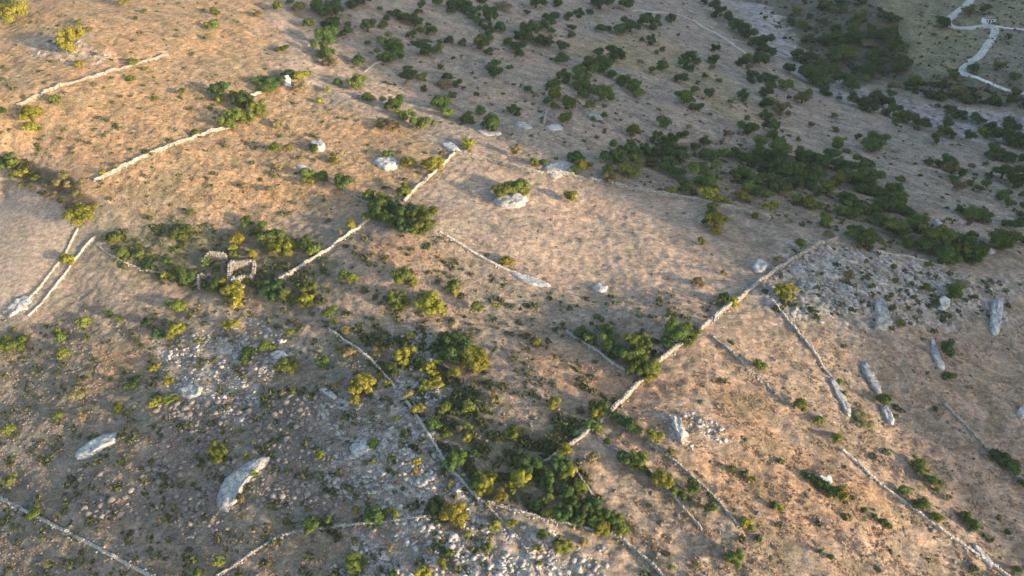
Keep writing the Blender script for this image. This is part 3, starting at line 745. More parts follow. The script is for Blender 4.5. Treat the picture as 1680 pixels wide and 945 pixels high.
# ------------------------------------------------------------------ ruins, turret, far house
PALE = stone_mat('pale_ruin_stone', (0.23, 0.21, 0.185), (0.37, 0.34, 0.305), 0.8, 0.5, 0.35)
WHITE = stone_mat('lime_white', (0.62, 0.59, 0.55), (0.76, 0.73, 0.69), 0.8, 0.2, 0.15)
DARKW = stone_mat('dark_wood', (0.05, 0.045, 0.04), (0.09, 0.08, 0.07), 3)
def ruin_wall(parent, a, b, h0, h1, th, seed, dip=0.25, name='wall'):
    "thick rubble wall from a to b with a broken top"
    r = np.random.default_rng(seed)
    a, b = np.array(a, float), np.array(b, float)
    L_ = np.hypot(*(b - a)); t = (b - a) / L_; nrm = np.array([-t[1], t[0]])
    h0, h1 = h0 * 1.2, h1 * 1.2
    C, S, A_ = [], [], []
    rows = int(max(h0, h1) / 0.32) + 3
    for k in range(rows):
        z = -0.6 + 0.32 * k
        x = r.uniform(0, 0.2)
        while x < L_:
            w_ = r.uniform(0.32, 0.62)
            top = h0 + (h1 - h0) * x / L_ - dip * abs(gnoise(x / 0.9, 3.1 * seed, 5)) * 2.2
            if z < top:
                for sd in (-1, 1):
                    p = a + t * min(x + w_ / 2, L_) + nrm * sd * th * 0.26
                    C.append((p[0], p[1], z + r.uniform(-.03, .03))); S.append((w_ / 2 * 1.02, th * 0.27 * r.uniform(.9, 1.12), 0.175)); A_.append(math.atan2(t[1], t[0]) + r.normal(0, .05))
            x += w_
    for k in range(int(L_ * 1.6)):                              # fallen blocks at the foot
        p = a + t * r.uniform(0, L_) + nrm * r.choice([-1, 1]) * r.uniform(0.6, 1.3)
        C.append((p[0], p[1], 0.05)); S.append(r.uniform(0.1, 0.25, 3)); A_.append(r.uniform(0, 6))
    o = link(name, stones_mesh(name, np.array(C), np.array(S), np.array(A_), r, 0.10), PALE, parent)
    o['kind'] = 'stuff'                                          # its blocks are too small to pick apart
    return o
def base(name, px, py, deg):
    X, Y, Z, T = place(np.array([px], float), np.array([py], float))
    root = bpy.data.objects.new(name, None); COL.objects.link(root)
    root.location = (X[0], Y[0], float(ground(X[0], Y[0]))); root.rotation_euler = (0, 0, math.radians(deg))
    return root, T[0] / FPX
rt, m = base('ruined_house', 400, 452, 12)
ruin_wall(rt, (-2.9, 2.6), (2.6, 2.6), 2.3, 1.9, 0.8, 1)
ruin_wall(rt, (-2.9, -2.2), (-2.9, 2.2), 1.5, 2.3, 0.8, 2)
ruin_wall(rt, (2.6, -1.6), (2.6, 2.2), 1.4, 1.9, 0.8, 3)
ruin_wall(rt, (-2.5, -2.6), (2.2, -2.6), 1.5, 1.5, 0.8, 4)
v, f = ico_stone(44)
link('rubble_pile', py_mesh('rubble_pile', v * np.array([1.5, 1.0, 0.7]), f), PALE, rt, (-0.6, -4.2, 0.1))
tag(rt, 'roofless square stone ruin with pale walls among yellow bushes', 'ruin')
rt, m = base('ruined_hut', 340, 464, 25)
ruin_wall(rt, (-2.0, -1.2), (-1.4, 1.6), 1.1, 1.6, 0.5, 5)
ruin_wall(rt, (-1.1, 1.8), (1.5, 1.2), 1.6, 1.1, 0.5, 6)
tag(rt, 'small broken corner of pale wall left of the roofless ruin', 'ruin')
rt, m = base('ruined_gable', 360, 425, -6)
ruin_wall(rt, (-2.2, 0), (1.9, 0), 1.9, 1.6, 0.5, 7, 0.15)
ruin_wall(rt, (-2.2, -0.4), (-2.9, -2.6), 1.8, 0.9, 0.5, 8, 0.15)
tag(rt, 'grey standing wall of a ruin behind green bushes, above the roofless square one', 'ruin')
rt, m = base('collapsed_ruin', 470, 462, 30)
ruin_wall(rt, (-2.4, 0.4), (2.0, 1.2), 1.2, 1.7, 0.7, 9)
ruin_wall(rt, (-2.4, 0.0), (-2.0, -2.4), 1.0, 0.7, 0.6, 10)
tag(rt, 'low collapsed ruin at the lower end of the wall, right of the roofless one', 'ruin')

def drum(r0, r1, z0, z1, n, seed, jit=0.06):
    r = np.random.default_rng(seed); V, F = [], []
    K = 4
    for k in range(K):
        f = k / (K - 1)
        for j in range(n):
            a = 2 * math.pi * j / n; q = (r0 + (r1 - r0) * f) * (1 + r.uniform(-jit, jit))
            V.append((q * math.cos(a), q * math.sin(a), z0 + (z1 - z0) * f))
    for k in range(K - 1):
        for j in range(n):
            a, b_ = k * n + j, k * n + (j + 1) % n
            F.append((a, b_, b_ + n, a + n))
    F.append(tuple((K - 1) * n + j for j in range(n)))
    return V, F
rt, m = base('stone_turret', 473, 140, 0)
link('foundation', py_mesh('foundation', *drum(1.45, 1.05, -0.6, 0.9, 14, 1)), WHITE, rt, (-0.3, 0, 0))
link('shaft', py_mesh('shaft', *drum(0.9, 0.85, 0.85, 2.0, 14, 2, 0.03)), WHITE, rt)
link('cap', py_mesh('cap', *drum(1.15, 1.0, 1.98, 2.35, 14, 3, 0.03)), WHITE, rt)
link('upper_drum', py_mesh('upper_drum', *drum(0.72, 0.68, 2.33, 3.2, 14, 4, 0.03)), WHITE, rt)
tag(rt, 'small white stone turret in stacked drums beside a yellow bush', 'turret')

def box(x0, x1, y0, y1, z0, z1):
    return [(x0,y0,z0),(x1,y0,z0),(x1,y1,z0),(x0,y1,z0),(x0,y0,z1),(x1,y0,z1),(x1,y1,z1),(x0,y1,z1)], [(0,3,2,1),(4,5,6,7),(0,1,5,4),(1,2,6,5),(2,3,7,6),(3,0,4,7)]
rt, m = base('farm_house', 1619, 37, 8)
link('wall', py_mesh('wall', *box(-2.4, 2.4, -1.6, 1.6, -1.0, 2.3)), WHITE, rt)
rf = link('roof', py_mesh('roof', [(-2.6,-1.8,2.3),(2.6,-1.8,2.3),(2.6,1.8,2.3),(-2.6,1.8,2.3),(-2.6,0,3.1),(2.6,0,3.1)], [(0,1,5,4),(2,3,4,5),(0,4,3),(1,2,5),(0,3,2,1)]), PALE, rt)
link('door', py_mesh('door', *box(-0.45, 0.45, -1.66, -1.5, 0.0, 1.9)), DARKW, rt)
for xw in (-1.5, 1.5): link('window', py_mesh('window', *box(xw - .45, xw + .45, -1.66, -1.5, 1.0, 1.8)), DARKW, rt)
link('annexe', py_mesh('annexe', *box(2.45, 3.9, -1.2, 1.2, -1.0, 1.7)), WHITE, rt)
tag(rt, 'small white house beside the bend of the pale dirt road', 'house')
# ------------------------------------------------------------------ bushes and trees
def crown_mesh(name, mat, seed, lobes, n_leaf, leaf, hgt=1.5, spread=0.62, ragged=0.16, lr=(0.26, 0.52)):
    "leafy crown of radius about 1: overlapping clumps, each with many small leaf faces over an added solid core that blocks light"
    r = np.random.default_rng(seed)
    LB = []
    for k in range(lobes):
        a = 2 * math.pi * (k + r.uniform(-.3, .3)) / lobes
        d = spread * r.uniform(0.40, 1.25) if k else 0.0
        rad = r.uniform(*lr) * (1.2 if k == 0 else 1)
        zc = hgt * (0.54 if k == 0 else r.uniform(0.22, 0.66))
        LB.append((d * math.cos(a), d * math.sin(a), zc, rad, rad * r.uniform(0.75, 1.05)))
    V, F = [], []
    iv, if_ = ico_stone(seed + 900)
    for (cx, cy, cz, rx, rz) in LB:
        b0 = len(V)
        for p in iv: V.append((cx + p[0] * rx * .74, cy + p[1] * rx * .74, max(0.02, cz + p[2] * rz * .80)))  # solid leaf-coloured core per clump, added to block light and give body
        F += [tuple(i + b0 for i in f) for f in if_]
    V = np.array(V); nb = len(V)
    w = np.array([l[3] ** 2 for l in LB]); pick = r.choice(len(LB), n_leaf, p=w / w.sum())
    L5 = np.array(LB)[pick]
    d = r.normal(size=(n_leaf, 3)); d[:, 2] = np.where(d[:, 2] < -0.35, -d[:, 2], d[:, 2]); d /= np.linalg.norm(d, axis=1)[:, None]
    rad = 1 - ragged * np.abs(r.normal(size=n_leaf)) + 0.20 * (r.random(n_leaf) < 0.16)
    P = L5[:, :3] + d * np.column_stack([L5[:, 3], L5[:, 3], L5[:, 4]]) * rad[:, None]
    P[:, 2] = np.maximum(P[:, 2], 0.05)
    nn = d * 1.0 + np.array([0, 0, 0.25]) + r.normal(0, 0.32, (n_leaf, 3)); nn /= np.linalg.norm(nn, axis=1)[:, None]
    t = np.cross(nn, r.normal(size=(n_leaf, 3))); t /= np.linalg.norm(t, axis=1)[:, None]
    bt = np.cross(nn, t)
    s = leaf * r.uniform(0.6, 1.35, n_leaf)
    a, b_ = t * s[:, None], bt * (s * r.uniform(0.45, 0.8, n_leaf))[:, None]
    Q = np.stack([P - a, P - b_ * 0.9 + nn * (s * .25)[:, None], P + a, P + b_ + nn * (s * .15)[:, None]], 1).reshape(-1, 3)
    F2 = (np.arange(n_leaf * 4) + nb).reshape(-1, 4)
    flat = np.concatenate([np.array(F).ravel(), F2.ravel()])
    sizes = np.concatenate([np.full(len(F), 3), np.full(n_leaf, 4)])
    me = mesh_from(name, np.vstack([V, Q]), flat, sizes)
    me.materials.append(mat)
    return me
def trunk_mesh(seed):
    r = np.random.default_rng(seed); V, F = [], []
    def limb(p0, p1, r0, r1, n=6):
        p0, p1 = np.array(p0, float), np.array(p1, float)
        ax = p1 - p0; ax /= np.linalg.norm(ax)
        u = np.cross(ax, (0.3, 0.9, 0.1)); u /= np.linalg.norm(u); w_ = np.cross(ax, u)
        b0 = len(V)
        for k, (c, rr) in enumerate(((p0, r0), ((p0 + p1) / 2 + r.normal(0, .03, 3), (r0 + r1) / 2), (p1, r1))):
            for j in range(n):
                a = 2 * math.pi * j / n
                V.append(tuple(c + (u * math.cos(a) + w_ * math.sin(a)) * rr))
        for k in range(2):
            for j in range(n):
                a, q = b0 + k * n + j, b0 + k * n + (j + 1) % n
                F.append((a, q, q + n, a + n))
    limb((0, 0, -0.25), (0.03, 0.02, 0.45), 0.13, 0.09)
    for k in range(4):
        a = k * 1.57 + r.uniform(-.4, .4)
        limb((0.03, 0.02, 0.38), (0.45 * math.cos(a), 0.45 * math.sin(a), r.uniform(0.75, 1.05)), 0.07, 0.03, 5)
    me = py_mesh('trunk', V, F, True); me.materials.append(BARK)
    return me
CROWNS = {}
for ti, t in enumerate('dmoyp'):
    CROWNS[t] = [crown_mesh('shrub_leaves', LEAF[t], 40 * ti + k, 6 + k % 4, 850, 0.098, 1.6, 0.56, 0.14 if t in 'dm' else 0.20) for k in range(5)]
    CROWNS[t + 'B'] = [crown_mesh('crown', LEAF[t], 40 * ti + 20 + k, 13 + 2 * (k % 3), 2700, 0.062, 1.6, 0.72, 0.13, (0.19, 0.40)) for k in range(4)]
TRUNKS = [trunk_mesh(k) for k in range(4)]
TILES = {
(0,0): "100,100,150,y 30,15,110,d 815,15,70,y 480,290,115,yt 520,420,60,y 380,300,25,y 865,405,70,o 850,515,60,o 1370,175,85,o 1345,245,50,p 1390,85,50,o 370,655,75,o 215,750,110,y 210,835,80,y 20,720,60,d 580,190,40,y 515,150,40,o 1430,600,110,d 1418,645,62,y 1510,620,60,o 1580,670,110,d 1500,790,120,o 1600,770,100,o 1010,645,40,o 1270,865,60,o 1185,595,50,o 940,450,40,o 1310,640,25,d 940,75,30,o 880,120,30,o",
(420,0): "150,55,75,o 225,20,50,d 280,60,80,o 15,100,60,p 350,170,85,o 185,320,85,mf 400,45,90,d 485,70,110,d 530,85,60,d 540,20,80,d 630,40,75,d 700,5,100,d 595,165,40,d 480,165,100,d 500,205,85,m 590,220,75,d 465,260,125,m 465,345,135,m 480,415,80,p 725,180,100,d 825,168,75,m 840,135,50,d 665,395,85,d 900,105,70,d 960,120,80,d 1030,140,105,d 1050,80,50,d 1080,40,55,d 800,60,35,d 860,85,30,d 725,275,30,d 880,290,105,m 920,330,75,m 850,365,110,m 930,365,60,d 1010,235,60,m 1070,200,60,o 1145,210,62,d 1115,165,30,d 1075,285,105,df 1110,335,95,d 1185,325,75,o 1250,262,65,d 1185,272,35,d 1340,290,60,m 1455,290,100,m 1505,345,60,m 1170,20,80,d 1260,75,60,d 1300,35,95,d 1360,60,80,d 1420,90,90,d 1440,150,60,d 1510,110,105,d 1510,205,80,d 1575,190,85,d 1595,45,90,pf 1470,5,60,d 1630,280,60,d 1190,435,40,d 1275,385,30,d 1540,430,80,d 1535,480,80,d 1640,435,40,d 985,475,105,df 1070,500,65,m 1240,505,65,d 1210,545,80,pf 1305,550,50,d 1085,580,48,d 1270,615,45,d 1420,610,35,d 1195,680,105,m 1235,740,80,o 1360,770,110,of 1455,720,68,m 1525,815,115,m 1645,710,40,d 975,535,40,p 530,545,60,d 655,555,100,o 465,590,45,y 415,660,45,y 290,500,85,y 340,480,40,o 210,480,90,df 100,525,120,df 30,520,80,df 80,570,120,of 290,575,70,p 720,635,85,mf 890,680,95,m 970,750,95,o 1060,800,105,m 1145,800,50,o 860,815,120,pf 25,720,95,o 1370,925,60,y 150,815,75,p",
(840,0): "150,20,115,d 300,30,70,m 100,90,40,d 570,30,110,d 640,20,60,d 720,45,85,d 500,80,50,d 440,95,60,d 370,115,60,d 270,130,80,d 210,125,50,d 880,105,45,d 1030,130,70,d 930,165,85,d 850,150,85,d 760,180,105,d 690,200,85,d 570,190,70,d 615,190,40,d 200,170,75,d 120,200,115,d 250,205,45,d 385,185,55,m 380,235,58,m 40,240,70,d 110,255,70,d 210,275,95,d 35,310,90,d 45,370,65,d 330,320,78,d 325,395,88,d 550,345,55,d 655,365,110,d 720,350,30,d 500,430,95,m 580,435,110,m 430,450,60,d 650,490,60,d 830,410,45,p 905,460,52,o 970,435,78,m 450,500,125,m 340,505,88,d 455,560,95,m 260,560,85,m 510,580,58,d 270,620,88,o 350,640,50,d 235,655,58,d 455,620,88,d 570,620,105,m 630,640,70,o 265,695,60,m 365,690,90,m 495,690,60,m 725,525,78,d 785,570,100,m 815,615,70,o 100,585,48,d 150,625,45,p 25,720,75,d 340,770,80,m 595,745,45,m 525,770,38,o 1305,320,65,d 1300,395,70,d 1290,440,40,p 1140,370,85,d 1185,395,55,d 1110,415,70,d 1155,445,50,d 905,270,60,d 970,325,40,d 930,340,33,d 840,260,35,d 1100,515,78,d 1065,505,40,d 1245,495,45,d 1335,530,42,d 1200,540,30,d 1170,585,55,m 1265,615,68,m 1110,640,100,m 1200,700,85,m 1410,660,40,o 1490,630,68,d 1520,385,80,o 1480,415,68,d 1590,395,88,d 1530,440,40,p 965,805,80,m 1525,835,100,m 780,860,88,o 1140,825,40,p 1540,490,75,d 1600,510,60,d 1640,510,60,d 1535,530,48,d 1640,600,78,d 1635,680,78,d 1640,750,68,d 1640,820,68,d 1600,930,88,o 760,930,60,m 930,900,78,d 1010,925,95,d 1100,880,58,d 1240,920,65,d 1390,870,50,p 1240,10,60,d 1290,60,78,d 1340,95,70,d 1390,130,70,d 1440,180,78,d 1490,215,78,d 1530,240,70,d 1580,290,78,d 1620,330,78,d 1640,280,70,d",
(1260,0): "10,345,60,d 20,520,60,d 10,570,70,m 105,560,88,o 140,460,68,m 230,490,88,d 290,510,105,m 350,540,95,m 360,590,68,d 390,615,40,d 460,640,35,d 185,370,70,d 260,395,88,d 330,440,78,d 400,480,88,d 460,520,88,d 520,560,88,d 215,640,95,o 130,630,30,d 80,720,95,p 20,670,60,p 10,760,50,d 275,810,40,d 425,750,40,o 430,840,48,o 190,905,40,m 450,925,78,o 20,830,78,m 30,880,78,m 80,930,78,m 580,890,42,d 665,920,105,m 810,795,48,o 960,840,35,d 1075,910,60,m 545,660,78,d 600,680,78,d 640,690,95,d 690,650,78,d 740,670,78,d 800,730,78,d 860,760,85,d 930,790,75,d 1000,810,75,d 1140,805,65,d 1120,855,60,o 1170,870,68,m 1340,775,72,d 1545,835,88,d 1430,825,58,d 1380,870,85,o 1300,895,65,d 1450,890,75,d 1500,900,90,d 1600,920,105,d 1640,930,90,d 1090,690,38,o 1155,695,40,d 1200,735,65,d 1250,750,58,d 790,620,48,d 810,575,85,p 815,140,75,d 1115,160,78,d 1290,80,78,o 1385,70,58,m 1320,440,68,d 1490,440,58,m 1540,245,40,d 1590,510,58,m 1590,600,58,d 850,430,95,d 495,365,115,o 730,230,100,d 560,240,100,d 430,250,100,m 640,480,100,d 700,430,90,d",
(0,240): "100,115,80,o 150,180,80,y 550,455,140,y 450,740,88,y 670,180,45,y 765,130,50,p 1590,265,60,p 750,610,78,o 700,600,60,d 800,690,78,o 910,700,60,o 1080,835,65,y 1160,800,68,o 1220,850,105,m 1140,850,60,m 1340,750,88,m 1550,605,88,y 1515,655,50,y 1635,700,60,y 1510,705,60,o 1460,875,60,y 1400,800,55,m 1400,910,85,m 1530,935,90,y 1090,745,60,m 960,760,78,df 1600,880,60,o 1180,570,110,of 1230,430,60,of 1600,490,78,o 80,70,60,m 540,240,60,p 430,200,70,p",
(420,240): "130,15,88,o 215,15,50,y 510,90,60,y 285,85,40,p 370,20,60,m 850,60,78,m 985,120,85,y 1145,140,108,y 1200,50,40,p 1375,15,55,y 340,190,88,o 340,240,70,o 440,195,70,m 565,250,105,m 100,290,60,p 155,140,60,p 735,330,75,m 960,290,105,o 820,360,125,o 790,430,115,m 900,400,115,d 900,490,125,m 1000,430,115,d 1090,450,125,o 1060,540,115,o 970,540,95,d 1130,510,80,o 715,460,60,y 620,515,65,y 545,560,40,p 100,610,130,o 160,665,110,y 250,640,60,y 320,640,85,m 370,680,88,o 330,600,60,d 30,540,85,m 570,845,88,m 625,860,70,o 940,850,115,o 1015,880,60,y 730,760,30,d 1495,700,38,d 1620,745,80,y 1280,910,88,o 1590,300,110,o 1640,265,60,y 130,900,105,d 330,920,100,o 20,890,60,o",
(840,240): "40,280,98,o 85,300,50,y 375,335,85,y 140,110,65,y 205,115,65,d 420,80,115,df 450,140,85,y 495,130,50,y 400,165,60,m 620,160,75,o 600,90,78,d 680,60,120,m 690,100,75,d 760,170,108,o 800,95,78,o 780,40,95,d 850,30,88,d 950,60,95,d 1000,110,88,d 1065,65,115,d 900,110,68,d 980,150,68,m 1085,180,88,d 1040,170,68,m 635,215,85,p 1020,290,78,o 1110,280,88,m 1170,310,68,m 1250,60,88,d 1230,130,68,d 1260,210,145,m 1350,60,88,m 1290,90,60,d 1300,270,60,o 1400,70,60,d 1450,60,88,d 1270,320,98,y 1325,345,68,y 1370,355,60,o 1290,400,78,o 1310,500,108,y 1290,440,78,m 1250,490,60,d 1310,555,68,y 1220,620,45,y 1560,460,50,o 1480,330,78,y 1520,270,88,o 1480,190,95,m 1560,240,88,d 1520,100,105,d 1600,60,105,d 1620,150,95,d 1610,220,78,d 1580,310,60,m 1640,310,60,m 1640,390,50,y 1180,10,60,d 20,40,78,p 0,750,40,y 1365,820,50,p 1200,880,78,pf",
(1260,240): "60,40,140,m 20,90,95,d 120,110,115,d 60,170,120,d 150,170,105,m 220,70,105,d 290,90,95,d 350,110,105,d 400,70,88,d 430,130,105,d 240,230,130,d 160,250,105,d 60,270,115,d 30,230,88,m 300,290,95,d 380,270,98,o 320,190,88,d 280,150,78,d 450,220,98,o 540,200,105,m 520,150,88,d 610,120,115,d 640,190,120,m 600,240,78,d 660,230,68,d 180,350,78,o 250,370,88,o 330,380,68,of 30,380,60,y 450,410,78,of 500,350,108,d 560,370,88,d 600,290,78,d 660,290,95,d 720,310,95,d 800,300,95,d 840,340,105,m 780,350,88,d 740,390,95,d 670,420,95,d 600,420,95,d 520,430,95,m 840,400,88,o 890,430,78,d 700,480,88,d 760,500,88,m 810,520,105,o 850,570,78,d 880,620,78,m 640,600,105,m 570,560,95,d 530,580,78,m 650,640,78,m 590,620,78,d 350,490,90,ot 210,640,80,mt 380,575,58,p 930,450,48,d 950,500,105,m 1000,540,78,d 1060,590,145,o 1150,580,78,m 1180,620,88,d 1000,660,88,d 1100,680,105,d 1150,720,115,m 1250,620,125,d 1260,690,105,o 1300,720,95,d 1350,700,95,m 1310,575,60,d 1230,420,60,d 1280,450,88,m 1340,450,108,m 1390,470,78,d 1490,620,145,m 1570,600,88,o 1550,510,60,d 1610,510,70,d 1640,460,68,d 1550,380,68,d 1640,390,50,d 1510,325,68,o 1540,310,50,d 1480,330,40,d 1630,320,50,m 1590,245,98,d 1630,220,78,d 1510,180,108,d 1425,200,50,d 1405,120,35,d 1310,135,50,p 1240,180,60,m 1185,215,60,m 1095,115,68,d 1020,110,55,d 1160,100,88,d 1180,130,60,m 1160,170,85,p 1225,260,78,p 1350,280,58,o 1400,250,78,o 1300,240,48,o 850,210,68,of 830,255,30,d 500,35,45,d 450,5,68,m 670,5,105,m 1640,620,58,d 1630,160,78,d 1450,40,105,d 1510,70,95,d 1560,90,68,d 1640,100,75,d 100,925,98,y 60,740,58,p 825,870,45,o 1010,925,58,o 805,780,40,ot 1030,770,50,o 520,835,60,pf 1190,930,78,o 1250,890,78,pf",
(0,480): "105,345,130,o 15,335,60,d 425,410,85,o 400,300,60,m 370,260,48,o 550,195,78,o 960,195,65,d 1160,90,98,o 1145,235,98,y 1100,280,48,y 1495,215,80,y 1525,15,98,y 1540,70,88,y 1285,320,50,o 1005,490,55,y 1090,570,65,y 1010,710,78,y 1090,690,88,of 770,740,68,o 390,800,68,o 540,800,48,p 850,600,68,mf 770,175,50,m 700,145,58,m 65,895,75,o 1620,385,78,mf 1590,440,58,o 1030,260,78,df 890,560,55,df 510,650,105,pf",  # the last dark low bush here stands in for a shadow patch
(420,480): "115,20,98,d 190,30,88,o 330,50,98,y 280,50,78,o 480,140,88,m 220,265,60,o 510,190,48,o 580,250,58,p 75,350,85,m 110,360,50,o 540,360,48,o 600,390,88,p 205,485,95,o 690,605,125,y 425,450,68,m 530,610,58,p 235,640,45,o 170,650,40,p 640,705,70,y 925,60,98,o 870,60,58,d 1130,90,130,y 1080,40,78,o 1190,130,78,y 1430,100,80,o 1550,85,40,y 1005,285,55,y 790,340,58,o 800,395,70,p 960,405,105,y 1115,490,95,y 1040,450,68,d 1300,380,165,d 1230,330,105,d 1380,400,170,o 1420,440,140,y 1290,510,80,y 1200,420,68,m 1480,450,60,o 1160,350,58,d 800,540,45,y 845,590,40,y 895,535,45,y 1160,580,88,y 1090,600,88,o 985,660,68,p 1045,755,75,y 1215,740,78,o 1375,745,85,o 1540,690,58,p 1370,865,60,o 1310,880,48,p 1230,920,78,o 1140,850,88,m 1360,935,48,y 1630,910,80,o 960,910,58,m 910,820,48,o 870,480,78,mf 1280,5,50,y",  # big round tree: dark crowns paint its shaded left, yellow its lit right
(840,480): "440,260,88,d 490,310,78,m 620,240,88,m 630,330,98,m 670,380,88,d 800,310,125,o 830,350,98,o 780,420,135,o 700,400,78,d 800,490,115,o 900,480,125,o 890,550,80,y 1050,270,145,m 1010,310,88,d 1130,290,115,o 1100,240,95,m 1170,280,58,o 1350,45,78,d 1420,60,68,y 160,325,60,y 270,715,75,y 280,420,38,o 535,730,90,m 580,745,90,o 550,790,70,y 1590,480,75,o 650,800,78,d 700,830,78,d 760,860,78,d 810,890,58,o 910,920,88,y 500,860,78,m 550,880,68,o 400,910,48,d 20,890,78,o",
(1260,480): "1130,370,90,dt 1175,540,68,m 735,695,88,m 815,800,48,o 590,820,95,pf 490,650,38,m 455,580,38,m 205,730,78,o 325,830,60,o 440,930,48,o 100,20,98,y 1200,15,88,m 1080,70,58,d 850,200,58,o 790,110,48,mt 1340,30,38,o",
(0,705): "90,325,88,o 230,540,80,m 1410,160,108,o 1450,130,40,y 1590,165,40,y 1420,850,80,o 1280,925,58,o 1640,280,40,o 1560,450,58,p 310,860,58,pf",
(420,705): "415,165,60,o 350,610,88,m 470,590,58,m 345,655,68,o 645,515,45,y 780,560,120,m 910,540,50,y 870,520,48,o 640,860,110,of 880,190,55,d 1040,210,58,y 760,90,75,mf 1290,190,115,m 1160,500,125,d 1280,540,118,y 1310,600,68,y 1480,350,125,y 1440,300,68,y 1520,300,78,o 1420,340,78,d 1580,430,88,y 1640,370,60,y 1360,60,60,y 1200,860,60,y 1250,800,58,o 1080,930,78,y 1500,760,58,o 1540,620,78,o 1370,680,58,o 890,930,48,m 1260,340,48,p 1030,270,58,p 860,770,48,p 1420,160,48,d 1640,610,40,y",
(840,705): "10,40,68,o 50,300,108,y 30,350,78,o 0,400,48,o 100,220,125,d 170,240,88,d 60,180,78,d 345,130,88,y 310,230,105,d 380,270,88,y 330,310,68,o 230,320,88,m 240,390,78,m 200,290,78,d 390,440,98,o 350,400,88,d 440,370,88,o 230,450,78,o 260,530,88,y 160,490,78,d 330,540,105,d 420,540,105,d 520,490,105,d 560,540,105,m 520,590,88,o 580,620,108,y 640,570,88,d 690,620,98,o 720,660,58,o 460,730,58,p 330,750,98,o 290,730,68,d 160,765,58,o 170,865,40,o 10,600,48,y 200,670,68,o 520,190,85,p 720,180,88,d 790,200,108,o 840,190,68,o 830,250,78,o 880,290,48,d 970,330,108,y 1040,400,58,o 1090,420,58,m 1160,365,78,m 1270,510,75,m 1280,420,38,df 1180,480,58,pf 1020,140,68,p 1420,255,58,o 1500,285,48,m 1550,320,38,y 1500,590,68,y 1540,630,48,o 1420,825,105,o 1030,890,45,o 1180,875,58,pf 1100,590,38,p 610,80,58,mf 1590,700,38,d",
(1260,705): "440,65,68,o 270,310,58,d 310,330,68,m 360,370,78,d 400,400,78,m 460,420,80,y 70,510,50,y 30,490,48,d 690,560,40,df 740,590,40,d 775,620,45,o 620,525,40,df 860,385,78,m 970,480,88,m 940,480,58,m 1080,565,78,of 960,220,88,o 980,270,78,o 1050,330,88,m 1090,390,38,o 1270,550,58,o 1320,615,85,m 1230,545,30,m 1500,190,105,d 1450,155,58,d 1560,230,88,m 1580,270,58,m 1640,345,58,m 1160,440,38,p 1540,660,40,d 1600,910,58,d 330,790,38,m 400,820,38,m",
}
BUSH = []
for (ox, oy), s in TILES.items():
    for e in s.split():
        x, y, w, t = e.split(',')
        k = 420.0 / 1654.0
        BUSH.append((ox + float(x) * k, oy + float(y) * k, float(w) * k, t))
for q in ((40,303,17,'of'),(55,310,13,'pf'),(70,317,13,'of'),(86,322,15,'pf'),(101,329,14,'of'),(115,338,17,'pf'),(95,300,16,'p'),(112,304,12,'p'),(128,318,15,'p'),(60,293,15,'of'),(78,302,12,'of'),(24,290,15,'of'),(8,276,16,'m')):
    BUSH.append(q)
rw = random.Random(12)
ROADPX = np.array([(1557,30),(1562,45),(1585,46),(1620,41),(1632,56),(1612,88),(1588,105),(1578,113),(1592,124),(1610,130),(1625,137),(1640,143),(1660,150),(1680,153)])
for poly, n in ((ZONES[30][1], 60), (ZONES[31][1], 26)):
    for q in in_poly(poly, n, np.random.default_rng(3)):
        if np.hypot(ROADPX[:, 0] - q[0], ROADPX[:, 1] - q[1]).min() < 16: continue
        BUSH.append((q[0], max(4.0, q[1]), rw.uniform(8, 19), rw.choice('ddmmop')))
BP = np.array([(b_[0], b_[1], b_[2]) for b_ in BUSH])
hr = np.array([0.62 if b_[3][-1] == 'f' else 1.45 if b_[3][-1] == 't' else 1.0 for b_ in BUSH])
bx, by, bz, bt = place(BP[:, 0], BP[:, 1] + 0.25 * BP[:, 2] * hr)
bz = ground(bx, by)

# ---- words for the labels: look first, then a landmark to find it by
MARKS = [('the roofless square ruin',400,447),('the white stone turret',473,133),('the white house by the road',1620,36),('the big central tree clump',660,355),
 ('the round boulder on the golden slope',522,241),('the big flat slab',914,279),('the boulder in the bare field',838,330),
 ('the top end of the longest wall',1372,393),('the foot of the longest wall',990,690),('the big tree beside the longest wall',1048,585),
 ('the long bent stone heap',400,795),('the small flat-topped stone heap',160,732),('the rounded white boulder',592,738),('the flat white boulder',313,643),
 ('the wedge-shaped rock',1447,515),('the upright oblong stone heap',1633,520),('the narrow stone heap on the right slope',1430,622),
 ('the top left wall',150,128),('the tree row on the golden slope',385,175),('the lane beside the tilled field',100,440),('the bright tree at the lane head',140,356),
 ('the footpath on the shaded slope',1130,32),('the twin slabs on the shaded slope',885,207),('the short pale wall on the shaded slope',610,110),
 ('the first road bend',1556,35),('the lower road bend',1580,113),('the dry stream bed',1460,165),('the round yellow-green tree',770,585),
 ('the dark grove at the bottom',930,800),('the bottom left wall',110,875),('the rocky bottom wall',610,860),('the yellow bush pair at the bottom',825,790),
 ('the orange soil slope',1250,720),('the terrace wall in the lower right',1480,825),('the dark bush at the right border',1640,752),('the dark thicket',1330,285),
 ('the right end of the thicket',1560,405),('the bright yellow bush',595,632),('the yellow patch of the far slope',1100,110),
 ('the slab below the bare field',872,458),('the bare field',1000,380),('the curved stone bank',1540,585),('the tall yellow bush column',1166,360),
 ('the upper edge of the shaded slope',760,25),('the pale slab on the golden slope',500,276),('the stream bushes',1250,50)]
ORD = ['', 'second ', 'third ', 'fourth ', 'fifth ', 'sixth ', 'seventh ', 'eighth ', 'ninth ', 'tenth ', 'eleventh ', 'twelfth ', 'thirteenth ', 'fourteenth ', 'fifteenth ']
LOOK = {'d': 'dark green', 'm': 'mid green', 'o': 'olive green', 'y': 'yellow-green', 'p': 'dry brownish'}
